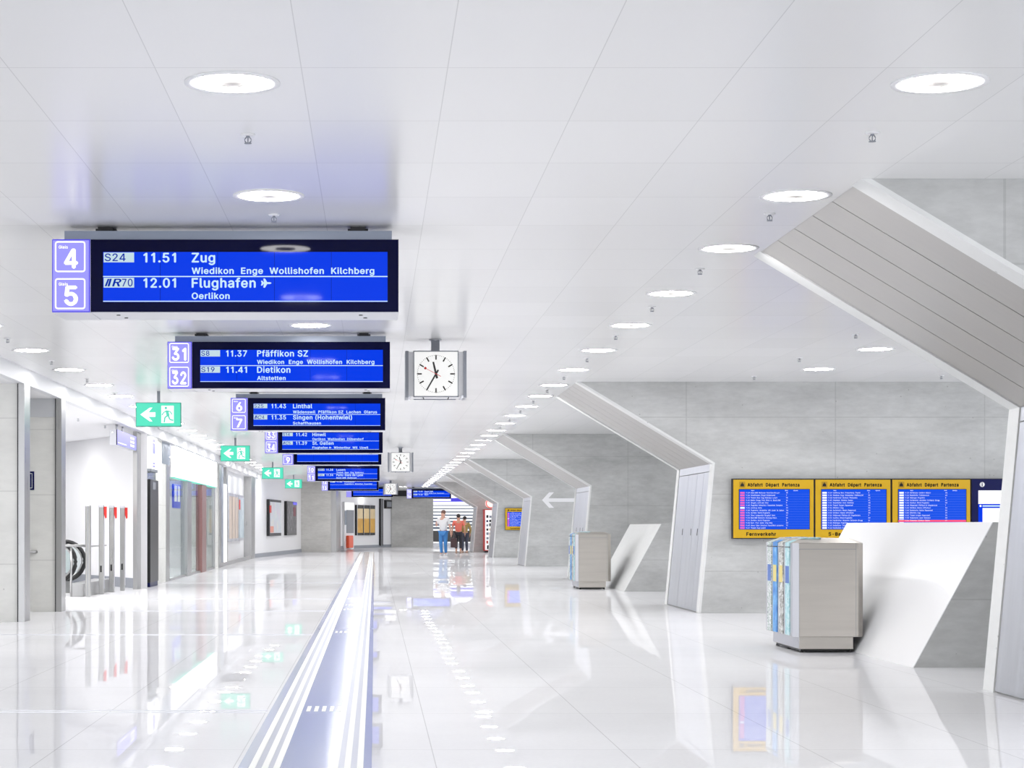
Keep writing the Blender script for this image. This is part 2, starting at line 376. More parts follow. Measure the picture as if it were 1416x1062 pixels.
# ------------------------------------------------------------------ mesh building
# letter shapes of a plain grotesque: advance, vertex coordinates, triangle corners (200 = cap height)
GLYPH = {
    'A': (189, [6,0,79,200,109,200,182,0,155,0,113,119,109,131,104,146,98,165,91,188,96,188,90,165,84,146,79,131,75,119,33,0,43,56,43,78,145,78,145,56], [0,9,1,9,2,1,9,10,2,10,3,2,0,17,9,17,11,9,11,8,9,11,8,10,8,18,10,18,3,10,7,18,8,17,12,11,6,18,7,17,13,12,5,18,6,17,14,13,17,16,14,16,15,14,4,19,5,19,18,5,0,16,17,16,18,17,16,19,18,19,3,18,0,15,16,4,3,19]),
    'B': (179, [24,0,24,200,95,200,114,198,129,193,141,185,150,174,155,161,157,147,155,135,152,126,147,118,140,112,132,108,124,105,124,103,133,101,143,97,151,89,158,80,163,68,164,54,163,39,157,26,148,15,135,7,118,2,97,0,49,22,96,22,116,25,130,31,137,41,140,54,138,63,135,72,128,80,120,86,110,89,98,91,49,91,49,112,94,112,104,113,113,116,121,122,127,128,131,137,132,146,130,159,123,169,111,175,94,178,49,178], [0,53,1,53,2,1,53,3,2,53,4,3,53,5,4,53,52,5,52,6,5,0,41,53,51,6,52,50,6,51,50,7,6,49,7,50,49,8,7,48,8,49,48,9,8,47,9,48,46,9,47,46,10,9,45,10,46,45,11,10,44,11,45,44,12,11,43,12,44,42,12,43,42,13,12,0,40,41,40,42,41,40,13,42,40,14,13,40,15,14,40,16,15,40,17,16,40,39,17,39,18,17,0,28,40,38,18,39,37,18,38,37,19,18,36,19,37,36,20,19,35,20,36,34,20,35,34,21,20,33,21,34,32,21,33,32,22,21,31,22,32,31,23,22,30,23,31,30,24,23,29,24,30,0,29,28,0,24,29,0,25,24,0,26,25,0,27,26]),
    'C': (201, [105,-3,81,0,59,10,41,25,27,45,19,70,16,100,19,129,27,155,41,175,59,190,81,200,105,203,120,202,134,198,147,193,158,185,168,176,176,164,182,152,186,137,161,137,158,147,153,155,147,162,140,168,133,173,124,177,115,179,105,179,88,177,72,170,59,159,49,143,43,123,41,100,43,76,49,57,59,41,72,30,88,23,105,21,115,21,124,24,133,27,140,32,147,38,153,45,158,53,161,63,186,63,182,49,176,36,168,24,158,15,147,7,134,2,120,-2], [11,13,12,11,14,13,10,14,11,10,15,14,10,16,15,9,16,10,9,29,16,29,17,16,9,30,29,28,17,29,27,17,28,9,31,30,26,17,27,26,18,17,8,31,9,25,18,26,8,32,31,24,18,25,24,19,18,23,19,24,8,33,32,22,19,23,7,33,8,22,20,19,21,20,22,7,34,33,6,34,7,6,35,34,5,35,6,5,36,35,5,37,36,4,37,5,48,50,49,48,51,50,4,38,37,47,51,48,47,52,51,3,38,4,46,52,47,3,39,38,45,52,46,45,53,52,44,53,45,3,40,39,43,53,44,2,40,3,43,54,53,42,54,43,2,41,40,41,54,42,2,54,41,2,55,54,1,55,2,1,56,55,1,57,56,0,57,1]),
    'D': (197, [86,0,38,0,38,22,84,22,107,25,125,32,139,43,149,59,155,78,157,100,155,123,149,142,139,157,126,168,108,175,87,178,37,178,89,200,116,197,139,188,157,174,170,154,179,129,181,100,179,71,170,47,157,27,138,12,114,3,49,0,24,0,24,200,37,200,49,200], [30,32,31,30,16,32,29,17,33,29,15,17,15,18,17,15,19,18,15,20,19,30,15,16,30,2,15,2,29,15,29,14,15,29,13,14,29,12,13,29,11,12,29,10,11,29,9,10,29,8,9,29,3,8,3,7,8,3,6,7,3,5,6,3,4,5,30,1,2,29,3,2]),
    'E': (165, [24,0,24,200,146,200,146,178,49,178,49,112,140,112,140,90,49,90,49,22,148,22,148,0], [0,4,1,4,2,1,4,3,2,0,5,4,0,8,5,8,6,5,8,7,6,0,9,8,0,10,9,0,11,10]),
    'F': (161, [24,0,24,200,145,200,145,178,49,178,49,109,136,109,136,87,49,87,49,0], [0,4,1,4,2,1,4,3,2,0,5,4,0,8,5,8,6,5,8,7,6,0,9,8]),
    'G': (205, [106,-3,81,0,59,10,41,25,27,45,19,71,16,100,19,129,27,155,41,175,59,190,80,200,104,203,119,202,134,198,147,192,159,184,168,175,177,164,183,151,186,137,160,137,157,146,152,155,147,162,140,168,132,173,124,176,115,178,104,179,87,177,72,170,59,159,49,143,43,123,41,100,43,76,49,57,59,41,72,30,88,23,106,21,122,23,136,28,147,37,156,48,161,63,163,80,171,78,111,78,111,101,188,101,188,79,185,56,177,36,165,19,148,7,128,0], [11,13,12,11,14,13,10,14,11,10,15,14,10,16,15,9,16,10,9,29,16,29,17,16,9,30,29,28,17,29,27,17,28,9,31,30,26,17,27,8,31,9,26,18,17,25,18,26,8,32,31,24,18,25,24,19,18,23,19,24,8,33,32,7,33,8,22,19,23,22,20,19,21,20,22,7,34,33,6,34,7,6,35,34,49,51,50,49,47,51,47,52,51,5,35,6,5,36,35,49,46,47,48,52,47,48,53,52,46,48,49,46,53,48,5,37,36,4,37,5,45,53,46,4,38,37,45,54,53,44,54,45,3,38,4,3,39,38,43,54,44,43,55,54,3,40,39,42,55,43,2,40,3,2,41,40,41,55,42,2,55,41,2,56,55,1,56,2,1,57,56,0,57,1]),
    'H': (203, [24,0,24,200,49,200,49,114,154,114,154,200,180,200,180,0,154,0,154,91,49,91,49,0], [0,2,1,0,3,2,4,6,5,4,7,6,0,10,3,10,4,3,10,9,4,9,7,4,0,11,10,8,7,9]),
    'I': (118, [12,0,12,22,46,22,46,178,12,178,12,200,106,200,106,178,72,178,72,22,106,22,106,0], [4,6,5,3,6,4,3,8,7,2,8,3,2,9,8,0,2,1,0,9,2,0,10,9,0,11,10,3,7,6]),
    'J': (156, [73,-3,49,1,30,13,17,32,13,57,13,68,38,68,38,57,41,41,48,29,59,22,73,20,87,22,97,29,104,41,107,57,107,200,132,200,132,57,128,32,116,13,97,1], [15,17,16,15,18,17,4,6,5,4,7,6,3,7,4,3,8,7,14,18,15,14,19,18,3,9,8,13,19,14,2,9,3,13,20,19,2,10,9,12,20,13,11,20,12,2,11,10,2,20,11,1,20,2,1,21,20,0,21,1]),
    'K': (183, [41,57,41,85,48,94,55,103,62,111,69,119,76,127,83,135,143,200,176,200,91,108,90,109,24,0,24,200,49,200,49,131,49,88,49,76,74,102,90,122,176,0,146,0,49,0], [12,14,13,12,15,14,7,9,8,7,19,9,19,10,9,6,19,7,12,1,15,1,2,15,2,16,15,5,19,6,5,18,19,10,20,19,4,18,5,3,18,4,0,10,11,0,20,10,2,18,3,2,21,18,16,21,2,17,21,16,12,0,1,22,21,17,22,21,0,21,20,0,0,12,22]),
    'L': (154, [24,0,24,200,49,200,49,22,142,22,142,0], [0,2,1,0,3,2,0,4,3,0,5,4]),
    'M': (247, [24,0,24,200,60,200,109,74,111,69,113,62,115,56,118,48,120,41,122,33,125,26,126,19,121,19,123,25,125,32,127,40,130,48,132,55,134,62,137,68,139,74,187,200,223,200,223,0,198,0,198,114,198,121,198,129,198,137,199,145,199,154,199,162,199,171,199,180,202,180,199,170,196,161,193,152,189,143,187,134,184,127,181,120,179,114,134,0,112,0,67,114,65,120,63,126,60,134,57,142,54,151,51,160,47,170,44,180,47,180,47,172,47,164,47,155,48,146,48,137,48,129,48,121,48,114,48,0], [0,53,1,53,2,1,53,54,2,54,3,2,20,33,21,33,22,21,33,34,22,34,23,22,0,52,53,55,3,54,20,32,33,35,32,34,32,23,34,56,52,55,52,3,55,20,35,32,35,31,32,20,36,35,0,56,52,56,51,52,0,57,56,20,37,36,0,58,57,20,38,37,0,59,58,20,39,38,0,60,59,20,40,39,0,61,60,20,41,40,0,62,61,20,42,41,0,63,62,20,43,42,19,43,20,18,43,19,17,43,18,16,43,17,15,43,16,14,43,15,13,10,14,10,43,14,13,11,10,12,11,13]),
    'N': (206, [24,0,24,200,54,200,135,72,138,66,143,59,147,51,152,42,158,32,163,22,159,21,158,32,158,43,157,53,157,62,157,70,157,77,157,200,182,200,182,0,152,0,79,114,75,122,70,130,64,139,58,150,51,162,42,178,47,178,47,164,48,151,49,139,49,129,49,121,49,114,49,0], [0,27,1,27,2,1,27,28,2,28,3,2,16,18,17,16,19,18,29,26,28,26,3,28,0,29,27,29,26,27,0,30,29,25,3,26,0,31,30,24,3,25,23,3,24,0,32,31,22,3,23,0,33,32,21,3,22,0,34,33,0,35,34,20,3,21,15,19,16,20,4,3,14,19,15,20,5,4,13,19,14,20,6,5,12,19,13,20,7,6,11,19,12,20,8,7,20,10,8,10,9,8,10,19,11,20,19,10]),
    'O': (210, [105,-3,81,0,59,10,41,25,27,45,19,70,16,100,19,129,27,155,41,175,59,190,81,200,105,203,129,200,151,190,169,175,182,155,191,129,194,100,191,70,182,45,169,25,151,10,129,0,105,21,122,23,137,30,150,41,161,57,167,76,169,100,167,124,161,143,150,159,137,170,122,177,105,179,88,177,72,170,59,159,49,143,43,124,41,100,43,76,49,57,59,41,72,30,88,23], [11,13,12,10,13,11,10,14,13,9,14,10,9,36,14,36,15,14,9,37,36,35,15,36,34,15,35,9,38,37,8,38,9,34,16,15,33,16,34,8,39,38,32,16,33,8,40,39,7,40,8,32,17,16,31,17,32,7,41,40,6,41,7,31,18,17,30,18,31,6,42,41,5,42,6,5,43,42,29,18,30,29,19,18,5,44,43,28,19,29,4,44,5,28,20,19,4,45,44,27,20,28,3,45,4,27,21,20,3,46,45,26,21,27,3,47,46,25,21,26,25,22,21,2,47,3,2,24,47,24,22,25,2,22,24,1,22,2,1,23,22,1,0,23]),
    'P': (175, [24,0,24,200,92,200,114,198,131,192,144,182,153,169,159,154,161,137,159,120,153,104,144,91,131,81,114,75,92,73,43,73,43,95,91,95,106,97,117,101,125,107,131,115,134,125,135,137,134,148,131,158,125,166,117,172,105,176,91,178,49,178,49,0], [0,30,1,30,2,1,30,3,2,30,4,3,30,5,4,30,29,5,29,28,5,28,6,5,0,16,30,16,31,30,27,6,28,26,6,27,26,7,6,25,7,26,24,7,25,24,8,7,23,8,24,22,8,23,22,9,8,21,9,22,21,10,9,20,10,21,19,10,20,19,11,10,18,11,19,17,11,18,0,15,16,31,17,16,31,14,17,14,11,17,14,12,11,14,13,12,0,14,15,0,31,14]),
    'R': (177, [24,0,24,200,93,200,114,198,131,192,144,183,153,170,159,155,161,138,159,121,153,107,144,95,131,85,114,80,93,78,38,78,38,100,92,100,106,101,117,105,125,111,131,118,135,127,136,138,135,150,131,159,125,167,117,173,106,176,92,178,49,178,49,0,139,0,90,90,119,90,168,0], [0,16,1,16,30,1,30,2,1,30,3,2,30,4,3,30,5,4,30,29,5,29,28,5,28,6,5,16,31,30,27,6,28,26,6,27,26,7,6,25,7,26,24,7,25,24,8,7,23,8,24,22,8,23,22,9,8,21,9,22,21,10,9,20,10,21,19,10,20,19,11,10,18,11,19,17,11,18,0,15,16,31,17,16,31,33,17,33,11,17,33,34,11,34,12,11,31,14,33,14,32,33,35,12,34,13,35,12,14,35,13,0,14,15,0,31,14,32,35,14]),
    'S': (176, [88,-3,68,-2,50,4,36,12,25,24,18,38,15,54,41,54,43,43,49,34,56,28,65,23,76,20,88,19,101,20,112,24,122,29,130,36,134,45,136,55,135,63,131,70,124,76,116,80,107,84,96,87,72,94,50,102,34,114,24,128,20,146,23,162,29,176,40,187,54,196,71,201,89,203,108,201,124,196,138,187,148,176,155,163,158,149,133,149,128,162,119,172,105,178,88,180,76,179,66,176,57,171,51,164,47,157,45,148,47,138,51,131,58,125,67,121,75,118,83,115,104,110,113,107,122,104,132,99,141,93,149,86,155,78,159,67,161,54,158,39,152,25,141,13,127,4,109,-2], [35,37,36,34,37,35,34,38,37,33,38,34,33,39,38,33,40,39,32,47,33,47,40,33,32,48,47,46,40,47,32,49,48,45,40,46,45,41,40,31,49,32,31,50,49,44,41,45,31,51,50,31,52,51,44,42,41,30,52,31,43,42,44,30,53,52,30,54,53,29,54,30,29,55,54,29,56,55,28,56,29,28,57,56,28,58,57,28,59,58,28,60,59,27,60,28,27,61,60,27,62,61,27,63,62,26,63,27,26,64,63,25,64,26,25,65,64,24,65,25,24,66,65,23,66,24,22,66,23,22,67,66,21,67,22,20,67,21,20,68,67,19,68,20,18,68,19,18,69,68,5,7,6,5,8,7,17,69,18,5,9,8,17,70,69,4,9,5,16,70,17,4,10,9,15,70,16,4,11,10,15,71,70,14,71,15,3,11,4,3,12,11,13,71,14,3,13,12,3,71,13,3,72,71,2,72,3,2,73,72,1,73,2,1,0,73]),
    'T': (176, [12,178,12,200,164,200,164,178,101,178,101,0,76,0,76,178], [0,2,1,7,2,0,7,4,3,6,4,7,6,5,4,7,3,2]),
    'U': (203, [102,-3,80,-1,61,6,45,17,33,31,26,49,24,68,24,200,49,200,49,70,50,56,55,44,63,34,74,27,87,22,102,20,117,22,130,27,140,34,148,44,153,56,154,70,154,200,180,200,180,68,177,49,170,31,158,17,143,6,124,-1], [6,8,7,6,9,8,21,23,22,21,24,23,6,10,9,20,24,21,5,10,6,20,25,24,5,11,10,19,25,20,19,26,25,4,11,5,4,12,11,18,26,19,4,13,12,17,26,18,3,13,4,17,27,26,3,14,13,16,27,17,3,15,14,15,27,16,3,27,15,2,27,3,2,28,27,1,28,2,1,29,28,0,29,1]),
    'V': (189, [80,0,6,200,33,200,76,81,80,69,85,54,91,35,97,12,92,12,99,35,105,54,110,69,114,81,155,200,182,200,109,0], [0,2,1,0,3,2,12,14,13,12,15,14,0,4,3,11,15,12,10,15,11,0,5,4,9,15,10,0,6,5,8,7,9,7,15,9,0,7,6,0,15,7]),
    'W': (270, [61,0,6,200,32,200,64,77,67,67,69,57,71,47,73,37,76,26,77,16,74,16,76,26,79,37,81,47,83,57,86,67,88,77,120,200,149,200,181,77,184,67,187,57,189,47,191,37,193,26,195,16,192,16,194,26,196,37,198,47,201,57,203,67,206,77,237,200,263,200,208,0,179,0,145,127,141,140,138,154,135,169,132,187,137,187,135,170,132,155,129,141,125,127,91,0], [0,2,1,0,3,2,16,41,17,41,18,17,41,42,18,42,19,18,32,34,33,32,35,34,16,43,41,43,40,41,43,40,42,40,19,42,16,44,43,39,19,40,16,45,44,38,19,39,16,46,45,37,19,38,16,47,46,36,19,37,0,4,3,15,47,16,36,20,19,31,35,32,0,5,4,14,47,15,36,21,20,30,35,31,0,6,5,13,47,14,36,22,21,29,35,30,0,7,6,12,47,13,36,23,22,28,35,29,0,8,7,11,47,12,36,24,23,27,35,28,0,10,8,10,9,8,10,47,11,36,26,24,26,25,24,26,35,27,0,47,10,36,35,26]),
    'Z': (172, [16,0,16,18,108,151,114,160,120,169,127,178,134,187,137,179,125,178,112,178,100,178,88,178,16,178,16,200,156,200,156,181,66,51,60,41,53,32,45,22,38,13,35,21,48,22,60,22,72,22,84,22,157,22,157,0], [12,14,13,12,6,14,6,15,14,12,5,6,7,15,6,7,16,15,8,5,7,5,16,7,12,8,5,8,4,5,12,9,8,12,10,9,12,11,10,24,26,25,24,27,26,23,27,24,22,27,23,21,27,22]),
    'a': (153, [63,-3,49,-2,37,2,27,8,19,18,14,29,12,42,13,54,17,63,23,70,30,76,39,80,49,83,60,85,70,86,82,88,92,89,99,90,104,92,107,95,108,100,108,101,107,109,105,117,100,122,94,127,86,129,77,130,67,129,59,127,52,123,46,118,42,113,39,108,16,114,22,127,31,136,41,143,52,148,64,150,76,151,85,151,94,149,103,146,112,142,120,135,127,126,131,114,132,99,132,0,109,0,109,20,107,20,104,15,99,10,93,5,85,0,75,-2,67,18,79,19,90,23,98,29,104,37,107,45,108,54,108,75,106,73,102,72,97,70,91,69,85,68,79,67,73,67,69,66,61,65,53,62,46,59,41,55,37,49,36,41,37,34,40,28,45,24,51,21,58,19], [39,41,40,39,42,41,38,42,39,38,43,42,37,43,38,37,44,43,36,44,37,36,45,44,35,45,36,35,27,45,27,46,45,35,28,27,26,46,27,35,29,28,25,46,26,35,30,29,34,30,35,24,46,25,24,47,46,34,31,30,23,47,24,34,32,31,22,47,23,33,32,34,22,48,47,21,48,22,20,48,21,19,48,20,19,49,48,18,49,19,17,65,18,65,49,18,16,65,17,15,65,16,14,65,15,13,65,14,12,65,13,11,65,12,10,65,11,9,65,10,9,66,65,64,49,65,9,67,66,9,68,67,8,68,9,8,69,68,8,70,69,8,71,70,8,72,71,8,73,72,8,74,73,8,75,74,7,75,8,7,76,75,7,77,76,7,78,77,63,49,64,6,78,7,6,79,78,62,49,63,5,79,6,5,80,79,61,51,62,51,49,62,5,81,80,60,51,61,4,81,5,4,82,81,4,83,82,59,52,60,52,51,60,4,84,83,59,53,52,50,49,51,58,53,59,4,58,84,4,53,58,3,53,4,3,54,53,3,55,54,2,55,3,2,56,55,1,56,2,1,57,56,0,57,1]),
    'b': (167, [90,-3,78,-2,68,1,60,7,54,12,50,18,46,23,44,23,44,0,21,0,21,200,45,200,45,126,46,126,50,130,54,136,60,142,67,147,77,150,90,151,108,149,123,142,136,130,145,115,151,96,153,74,151,52,145,33,136,18,123,6,108,-1,87,18,99,20,110,26,118,34,124,46,128,59,129,74,128,89,124,103,118,114,110,122,99,128,87,130,74,128,63,123,55,114,49,103,46,90,44,74,46,59,49,45,55,34,64,26,74,20], [9,11,10,9,12,11,18,20,19,17,20,18,17,21,20,16,21,17,16,22,21,15,22,16,14,22,15,14,43,22,43,42,22,42,23,22,13,43,14,13,44,43,13,45,44,41,23,42,9,13,12,9,47,13,47,46,13,46,45,13,40,23,41,40,24,23,39,24,40,9,48,47,38,24,39,38,25,24,9,49,48,37,25,38,9,50,49,36,25,37,36,26,25,35,26,36,9,51,50,35,27,26,34,27,35,9,7,51,7,52,51,33,27,34,7,53,52,33,28,27,32,28,33,7,6,53,6,54,53,9,8,7,5,54,6,31,28,32,5,31,54,5,28,31,4,28,5,4,29,28,3,29,4,2,29,3,2,30,29,1,30,2,1,0,30]),
    'c': (156, [81,-3,62,-1,46,6,32,18,22,33,16,52,13,74,16,96,22,114,32,130,46,141,62,149,81,151,92,150,102,148,112,145,120,140,127,134,134,127,139,118,142,109,119,103,117,109,114,114,111,118,106,122,101,125,95,128,89,129,81,130,68,128,57,122,49,113,43,102,39,88,38,74,39,59,43,46,49,35,57,26,68,20,81,18,89,19,95,20,101,23,106,26,111,30,115,35,118,40,120,46,143,40,139,31,134,22,128,15,120,8,112,3,102,0,92,-2], [11,13,12,11,14,13,10,14,11,10,15,14,10,16,15,9,16,10,9,17,16,9,29,17,29,18,17,8,30,9,30,29,9,28,18,29,27,18,28,8,31,30,26,18,27,26,19,18,25,19,26,24,19,25,8,32,31,23,19,24,23,20,19,7,32,8,22,20,23,7,33,32,22,21,20,7,34,33,6,34,7,6,35,34,5,35,6,5,36,35,5,37,36,4,37,5,4,38,37,48,50,49,48,51,50,47,51,48,46,51,47,4,39,38,3,39,4,46,52,51,45,52,46,44,52,45,3,40,39,43,52,44,43,53,52,42,53,43,3,41,40,41,53,42,3,53,41,2,53,3,2,54,53,2,55,54,1,55,2,1,56,55,1,57,56,0,57,1]),
    'd': (167, [77,-3,59,-1,44,6,31,18,21,33,15,52,13,74,15,96,22,115,31,130,44,142,59,149,77,151,90,150,99,147,107,142,113,136,117,130,120,126,122,126,122,200,146,200,146,0,123,0,123,23,121,23,117,18,113,12,107,7,99,1,89,-2,80,18,93,20,103,26,112,34,118,45,121,59,123,74,121,90,118,103,112,114,104,123,93,128,80,130,67,128,57,122,49,114,43,103,39,89,38,74,39,59,43,46,49,34,57,26,68,20], [19,21,20,19,22,21,11,13,12,11,14,13,10,14,11,10,15,14,9,15,10,9,16,15,9,17,16,8,44,9,44,43,9,43,17,9,43,18,17,42,18,43,41,18,42,8,45,44,41,19,18,41,40,19,40,39,19,39,22,19,8,46,45,7,46,8,7,47,46,38,22,39,7,48,47,6,48,7,37,22,38,6,49,48,6,50,49,36,22,37,5,50,6,5,51,50,35,22,36,4,51,5,4,52,51,34,24,35,24,22,35,4,53,52,33,24,34,3,53,4,3,54,53,32,25,33,25,24,33,32,26,25,23,22,24,3,31,54,31,26,32,3,26,31,3,27,26,2,27,3,2,28,27,2,29,28,1,29,2,1,30,29,0,30,1]),
    'e': (159, [83,-3,63,-1,46,6,32,18,22,33,16,52,13,73,16,95,22,114,32,129,45,141,62,149,81,151,93,150,104,147,116,142,126,134,134,124,140,111,145,95,146,76,146,67,29,67,29,87,133,87,122,79,121,93,117,106,111,116,103,123,93,128,81,130,68,128,58,123,49,116,43,106,39,95,38,83,38,70,39,55,43,42,50,32,59,24,71,20,83,18,92,19,100,21,106,24,112,29,117,34,120,41,143,36,139,25,132,15,122,8,111,2,98,-2], [11,13,12,11,14,13,10,14,11,10,15,14,10,16,15,9,16,10,9,31,16,31,17,16,9,32,31,30,17,31,8,32,9,29,17,30,8,33,32,29,18,17,28,18,29,8,34,33,27,18,28,8,35,34,7,35,8,27,19,18,7,36,35,26,19,27,26,24,19,24,20,19,6,23,7,23,36,7,23,37,36,25,24,26,6,22,23,37,24,23,37,20,24,38,20,37,38,21,20,5,22,6,39,21,38,5,21,22,5,39,21,5,40,39,4,40,5,4,41,40,49,51,50,49,52,51,48,52,49,3,41,4,3,42,41,47,52,48,47,53,52,3,43,42,46,53,47,45,53,46,3,44,43,44,53,45,3,53,44,2,53,3,2,54,53,2,55,54,1,55,2,1,56,55,0,56,1]),
    'f': (100, [90,149,90,129,3,129,3,149,32,0,32,170,33,181,38,191,44,199,53,204,63,207,74,208,81,208,87,207,92,206,95,205,89,184,87,185,84,186,81,186,77,186,67,185,61,181,57,174,56,165,56,0], [10,12,11,10,13,12,9,13,10,9,14,13,9,15,14,9,16,15,8,17,9,17,16,9,7,19,8,19,18,8,18,17,8,6,20,7,20,19,7,6,21,20,6,22,21,5,22,6,5,23,22,5,24,23,4,24,5,4,25,24,2,0,3,2,1,0]),
    'g': (167, [81,-59,66,-58,53,-55,41,-50,32,-43,25,-36,20,-27,40,-16,43,-21,48,-26,53,-31,61,-35,70,-37,81,-38,98,-36,111,-30,120,-18,122,-2,122,27,120,27,117,22,113,16,107,11,99,6,89,3,77,2,60,4,44,10,31,21,22,35,15,54,13,75,15,97,22,115,31,130,44,142,60,149,77,151,90,150,100,147,107,142,113,136,118,130,121,125,123,125,123,149,146,149,146,-3,144,-21,138,-35,127,-46,114,-53,99,-58,81,23,93,25,104,30,112,37,118,48,122,60,123,76,122,91,118,104,112,115,104,123,93,128,81,130,68,128,57,122,49,114,43,103,39,90,38,76,39,61,43,48,49,38,57,30,68,25], [36,38,37,36,39,38,44,46,45,44,47,46,35,39,36,35,40,39,34,40,35,34,41,40,34,42,41,33,66,34,66,65,34,65,42,34,65,43,42,64,43,65,63,43,64,33,67,66,63,44,43,63,62,44,62,61,44,61,60,44,60,47,44,33,68,67,32,68,33,32,69,68,32,70,69,31,70,32,59,47,60,31,71,70,31,72,71,58,47,59,30,72,31,30,73,72,57,47,58,29,73,30,29,74,73,56,18,57,18,47,57,29,75,74,55,18,56,28,75,29,28,76,75,54,19,55,19,18,55,54,20,19,17,47,18,28,53,76,53,20,54,28,20,53,28,21,20,27,21,28,27,22,21,27,23,22,26,23,27,26,24,23,25,24,26,16,47,17,16,48,47,6,8,7,15,48,16,6,9,8,15,49,48,6,10,9,5,10,6,14,49,15,5,11,10,5,12,11,14,50,49,4,12,5,13,50,14,4,13,12,4,50,13,3,50,4,3,51,50,2,51,3,2,52,51,1,52,2,1,0,52]),
    'h': (161, [45,89,45,0,21,0,21,200,45,200,45,113,40,113,49,131,60,142,74,149,89,151,104,150,116,145,126,137,134,126,139,112,140,94,140,0,116,0,116,92,114,108,107,120,97,127,83,129,72,128,63,125,56,119,50,111,46,101], [2,4,3,2,6,4,6,5,4,9,11,10,9,12,11,8,12,9,8,13,12,7,13,8,7,23,13,23,14,13,6,25,7,25,24,7,24,23,7,22,14,23,21,14,22,21,15,14,6,26,25,20,15,21,6,27,26,2,28,6,28,27,6,20,16,15,19,16,20,2,0,28,19,17,16,18,17,19,2,1,0]),
    'i': (66, [33,174,27,175,21,179,17,184,16,190,17,196,21,201,27,205,33,206,39,205,45,201,48,196,50,190,48,184,45,179,39,175,21,0,21,149,45,149,45,0], [16,18,17,16,19,18,7,9,8,6,9,7,6,10,9,5,10,6,5,11,10,4,11,5,4,12,11,3,12,4,3,13,12,2,13,3,2,14,13,1,14,2,1,15,14,0,15,1]),
    'j': (66, [33,174,26,175,21,179,17,184,16,190,17,196,21,201,26,205,33,206,39,205,45,201,48,196,50,190,48,184,45,179,39,175,21,149,45,149,45,-12,44,-25,40,-36,34,-44,25,-51,15,-55,1,-56,-4,-56,-4,-34,1,-34,10,-33,16,-28,19,-21,21,-11], [31,17,16,31,18,17,30,18,31,30,19,18,29,19,30,29,20,19,28,20,29,27,20,28,25,27,26,25,20,27,25,21,20,25,22,21,25,23,22,25,24,23,7,9,8,6,9,7,6,10,9,5,10,6,5,11,10,4,11,5,4,12,11,3,12,4,3,13,12,2,13,3,2,14,13,1,14,2,1,15,14,0,15,1]),
    'k': (150, [43,54,43,83,47,83,112,149,142,149,72,78,70,78,21,0,21,200,45,200,58,73,75,90,146,0,116,0,45,0], [7,9,8,7,1,9,1,14,9,2,4,3,2,11,4,11,5,4,2,10,11,5,12,11,7,0,1,14,2,1,14,10,2,0,5,6,0,12,5,14,13,10,14,13,0,13,12,0,0,7,14]),
    'l': (74, [55,-1,40,1,29,8,23,19,21,33,21,200,45,200,45,39,45,30,47,24,51,21,57,20,61,20,63,21,65,21,67,21,71,1,68,0,64,0,59,-1], [4,6,5,4,7,6,4,8,7,3,8,4,3,9,8,3,10,9,3,11,10,14,16,15,13,16,14,12,16,13,11,16,12,3,16,11,2,16,3,1,16,2,0,16,1,0,17,16,0,18,17,0,19,18]),
    'm': (240, [21,0,21,149,44,149,44,116,42,116,46,127,52,136,59,143,68,148,77,151,86,152,101,149,113,142,121,130,126,116,123,116,127,126,133,135,140,142,150,147,160,151,172,152,184,150,195,146,205,139,213,129,217,116,219,100,219,0,195,0,195,100,193,114,186,123,176,128,165,130,155,129,147,126,141,121,136,114,133,106,132,97,132,0,108,0,108,102,106,113,99,122,90,128,78,130,70,129,62,126,55,121,49,114,46,105,45,94,45,0], [9,11,10,20,22,21,8,11,9,19,22,20,19,23,22,8,12,11,0,2,1,0,4,2,4,3,2,7,12,8,18,23,19,18,24,23,6,12,7,17,24,18,6,13,12,17,25,24,5,47,6,47,13,6,16,34,17,34,25,17,47,46,13,46,14,13,5,48,47,16,35,34,33,25,34,33,26,25,5,49,48,16,36,35,32,26,33,45,14,46,4,49,5,15,36,16,4,50,49,15,37,36,31,26,32,44,15,45,15,14,45,4,51,50,15,38,37,31,27,26,0,52,4,52,51,4,44,38,15,44,39,38,30,27,31,43,39,44,43,40,39,0,53,52,42,40,43,30,28,27,29,28,30,42,41,40,0,54,53]),
    'n': (161, [45,89,45,0,21,0,21,149,44,149,44,113,40,113,49,131,60,142,74,149,89,151,104,150,116,145,126,137,134,126,139,112,140,94,140,0,116,0,116,92,114,108,107,120,97,127,83,129,72,128,63,125,56,119,50,111,46,101], [9,11,10,9,12,11,2,4,3,2,6,4,6,5,4,8,12,9,8,13,12,7,13,8,7,23,13,23,14,13,6,25,7,25,24,7,24,23,7,22,14,23,21,14,22,21,15,14,6,26,25,20,15,21,6,27,26,2,28,6,28,27,6,20,16,15,19,16,20,2,0,28,19,17,16,18,17,19,2,1,0]),
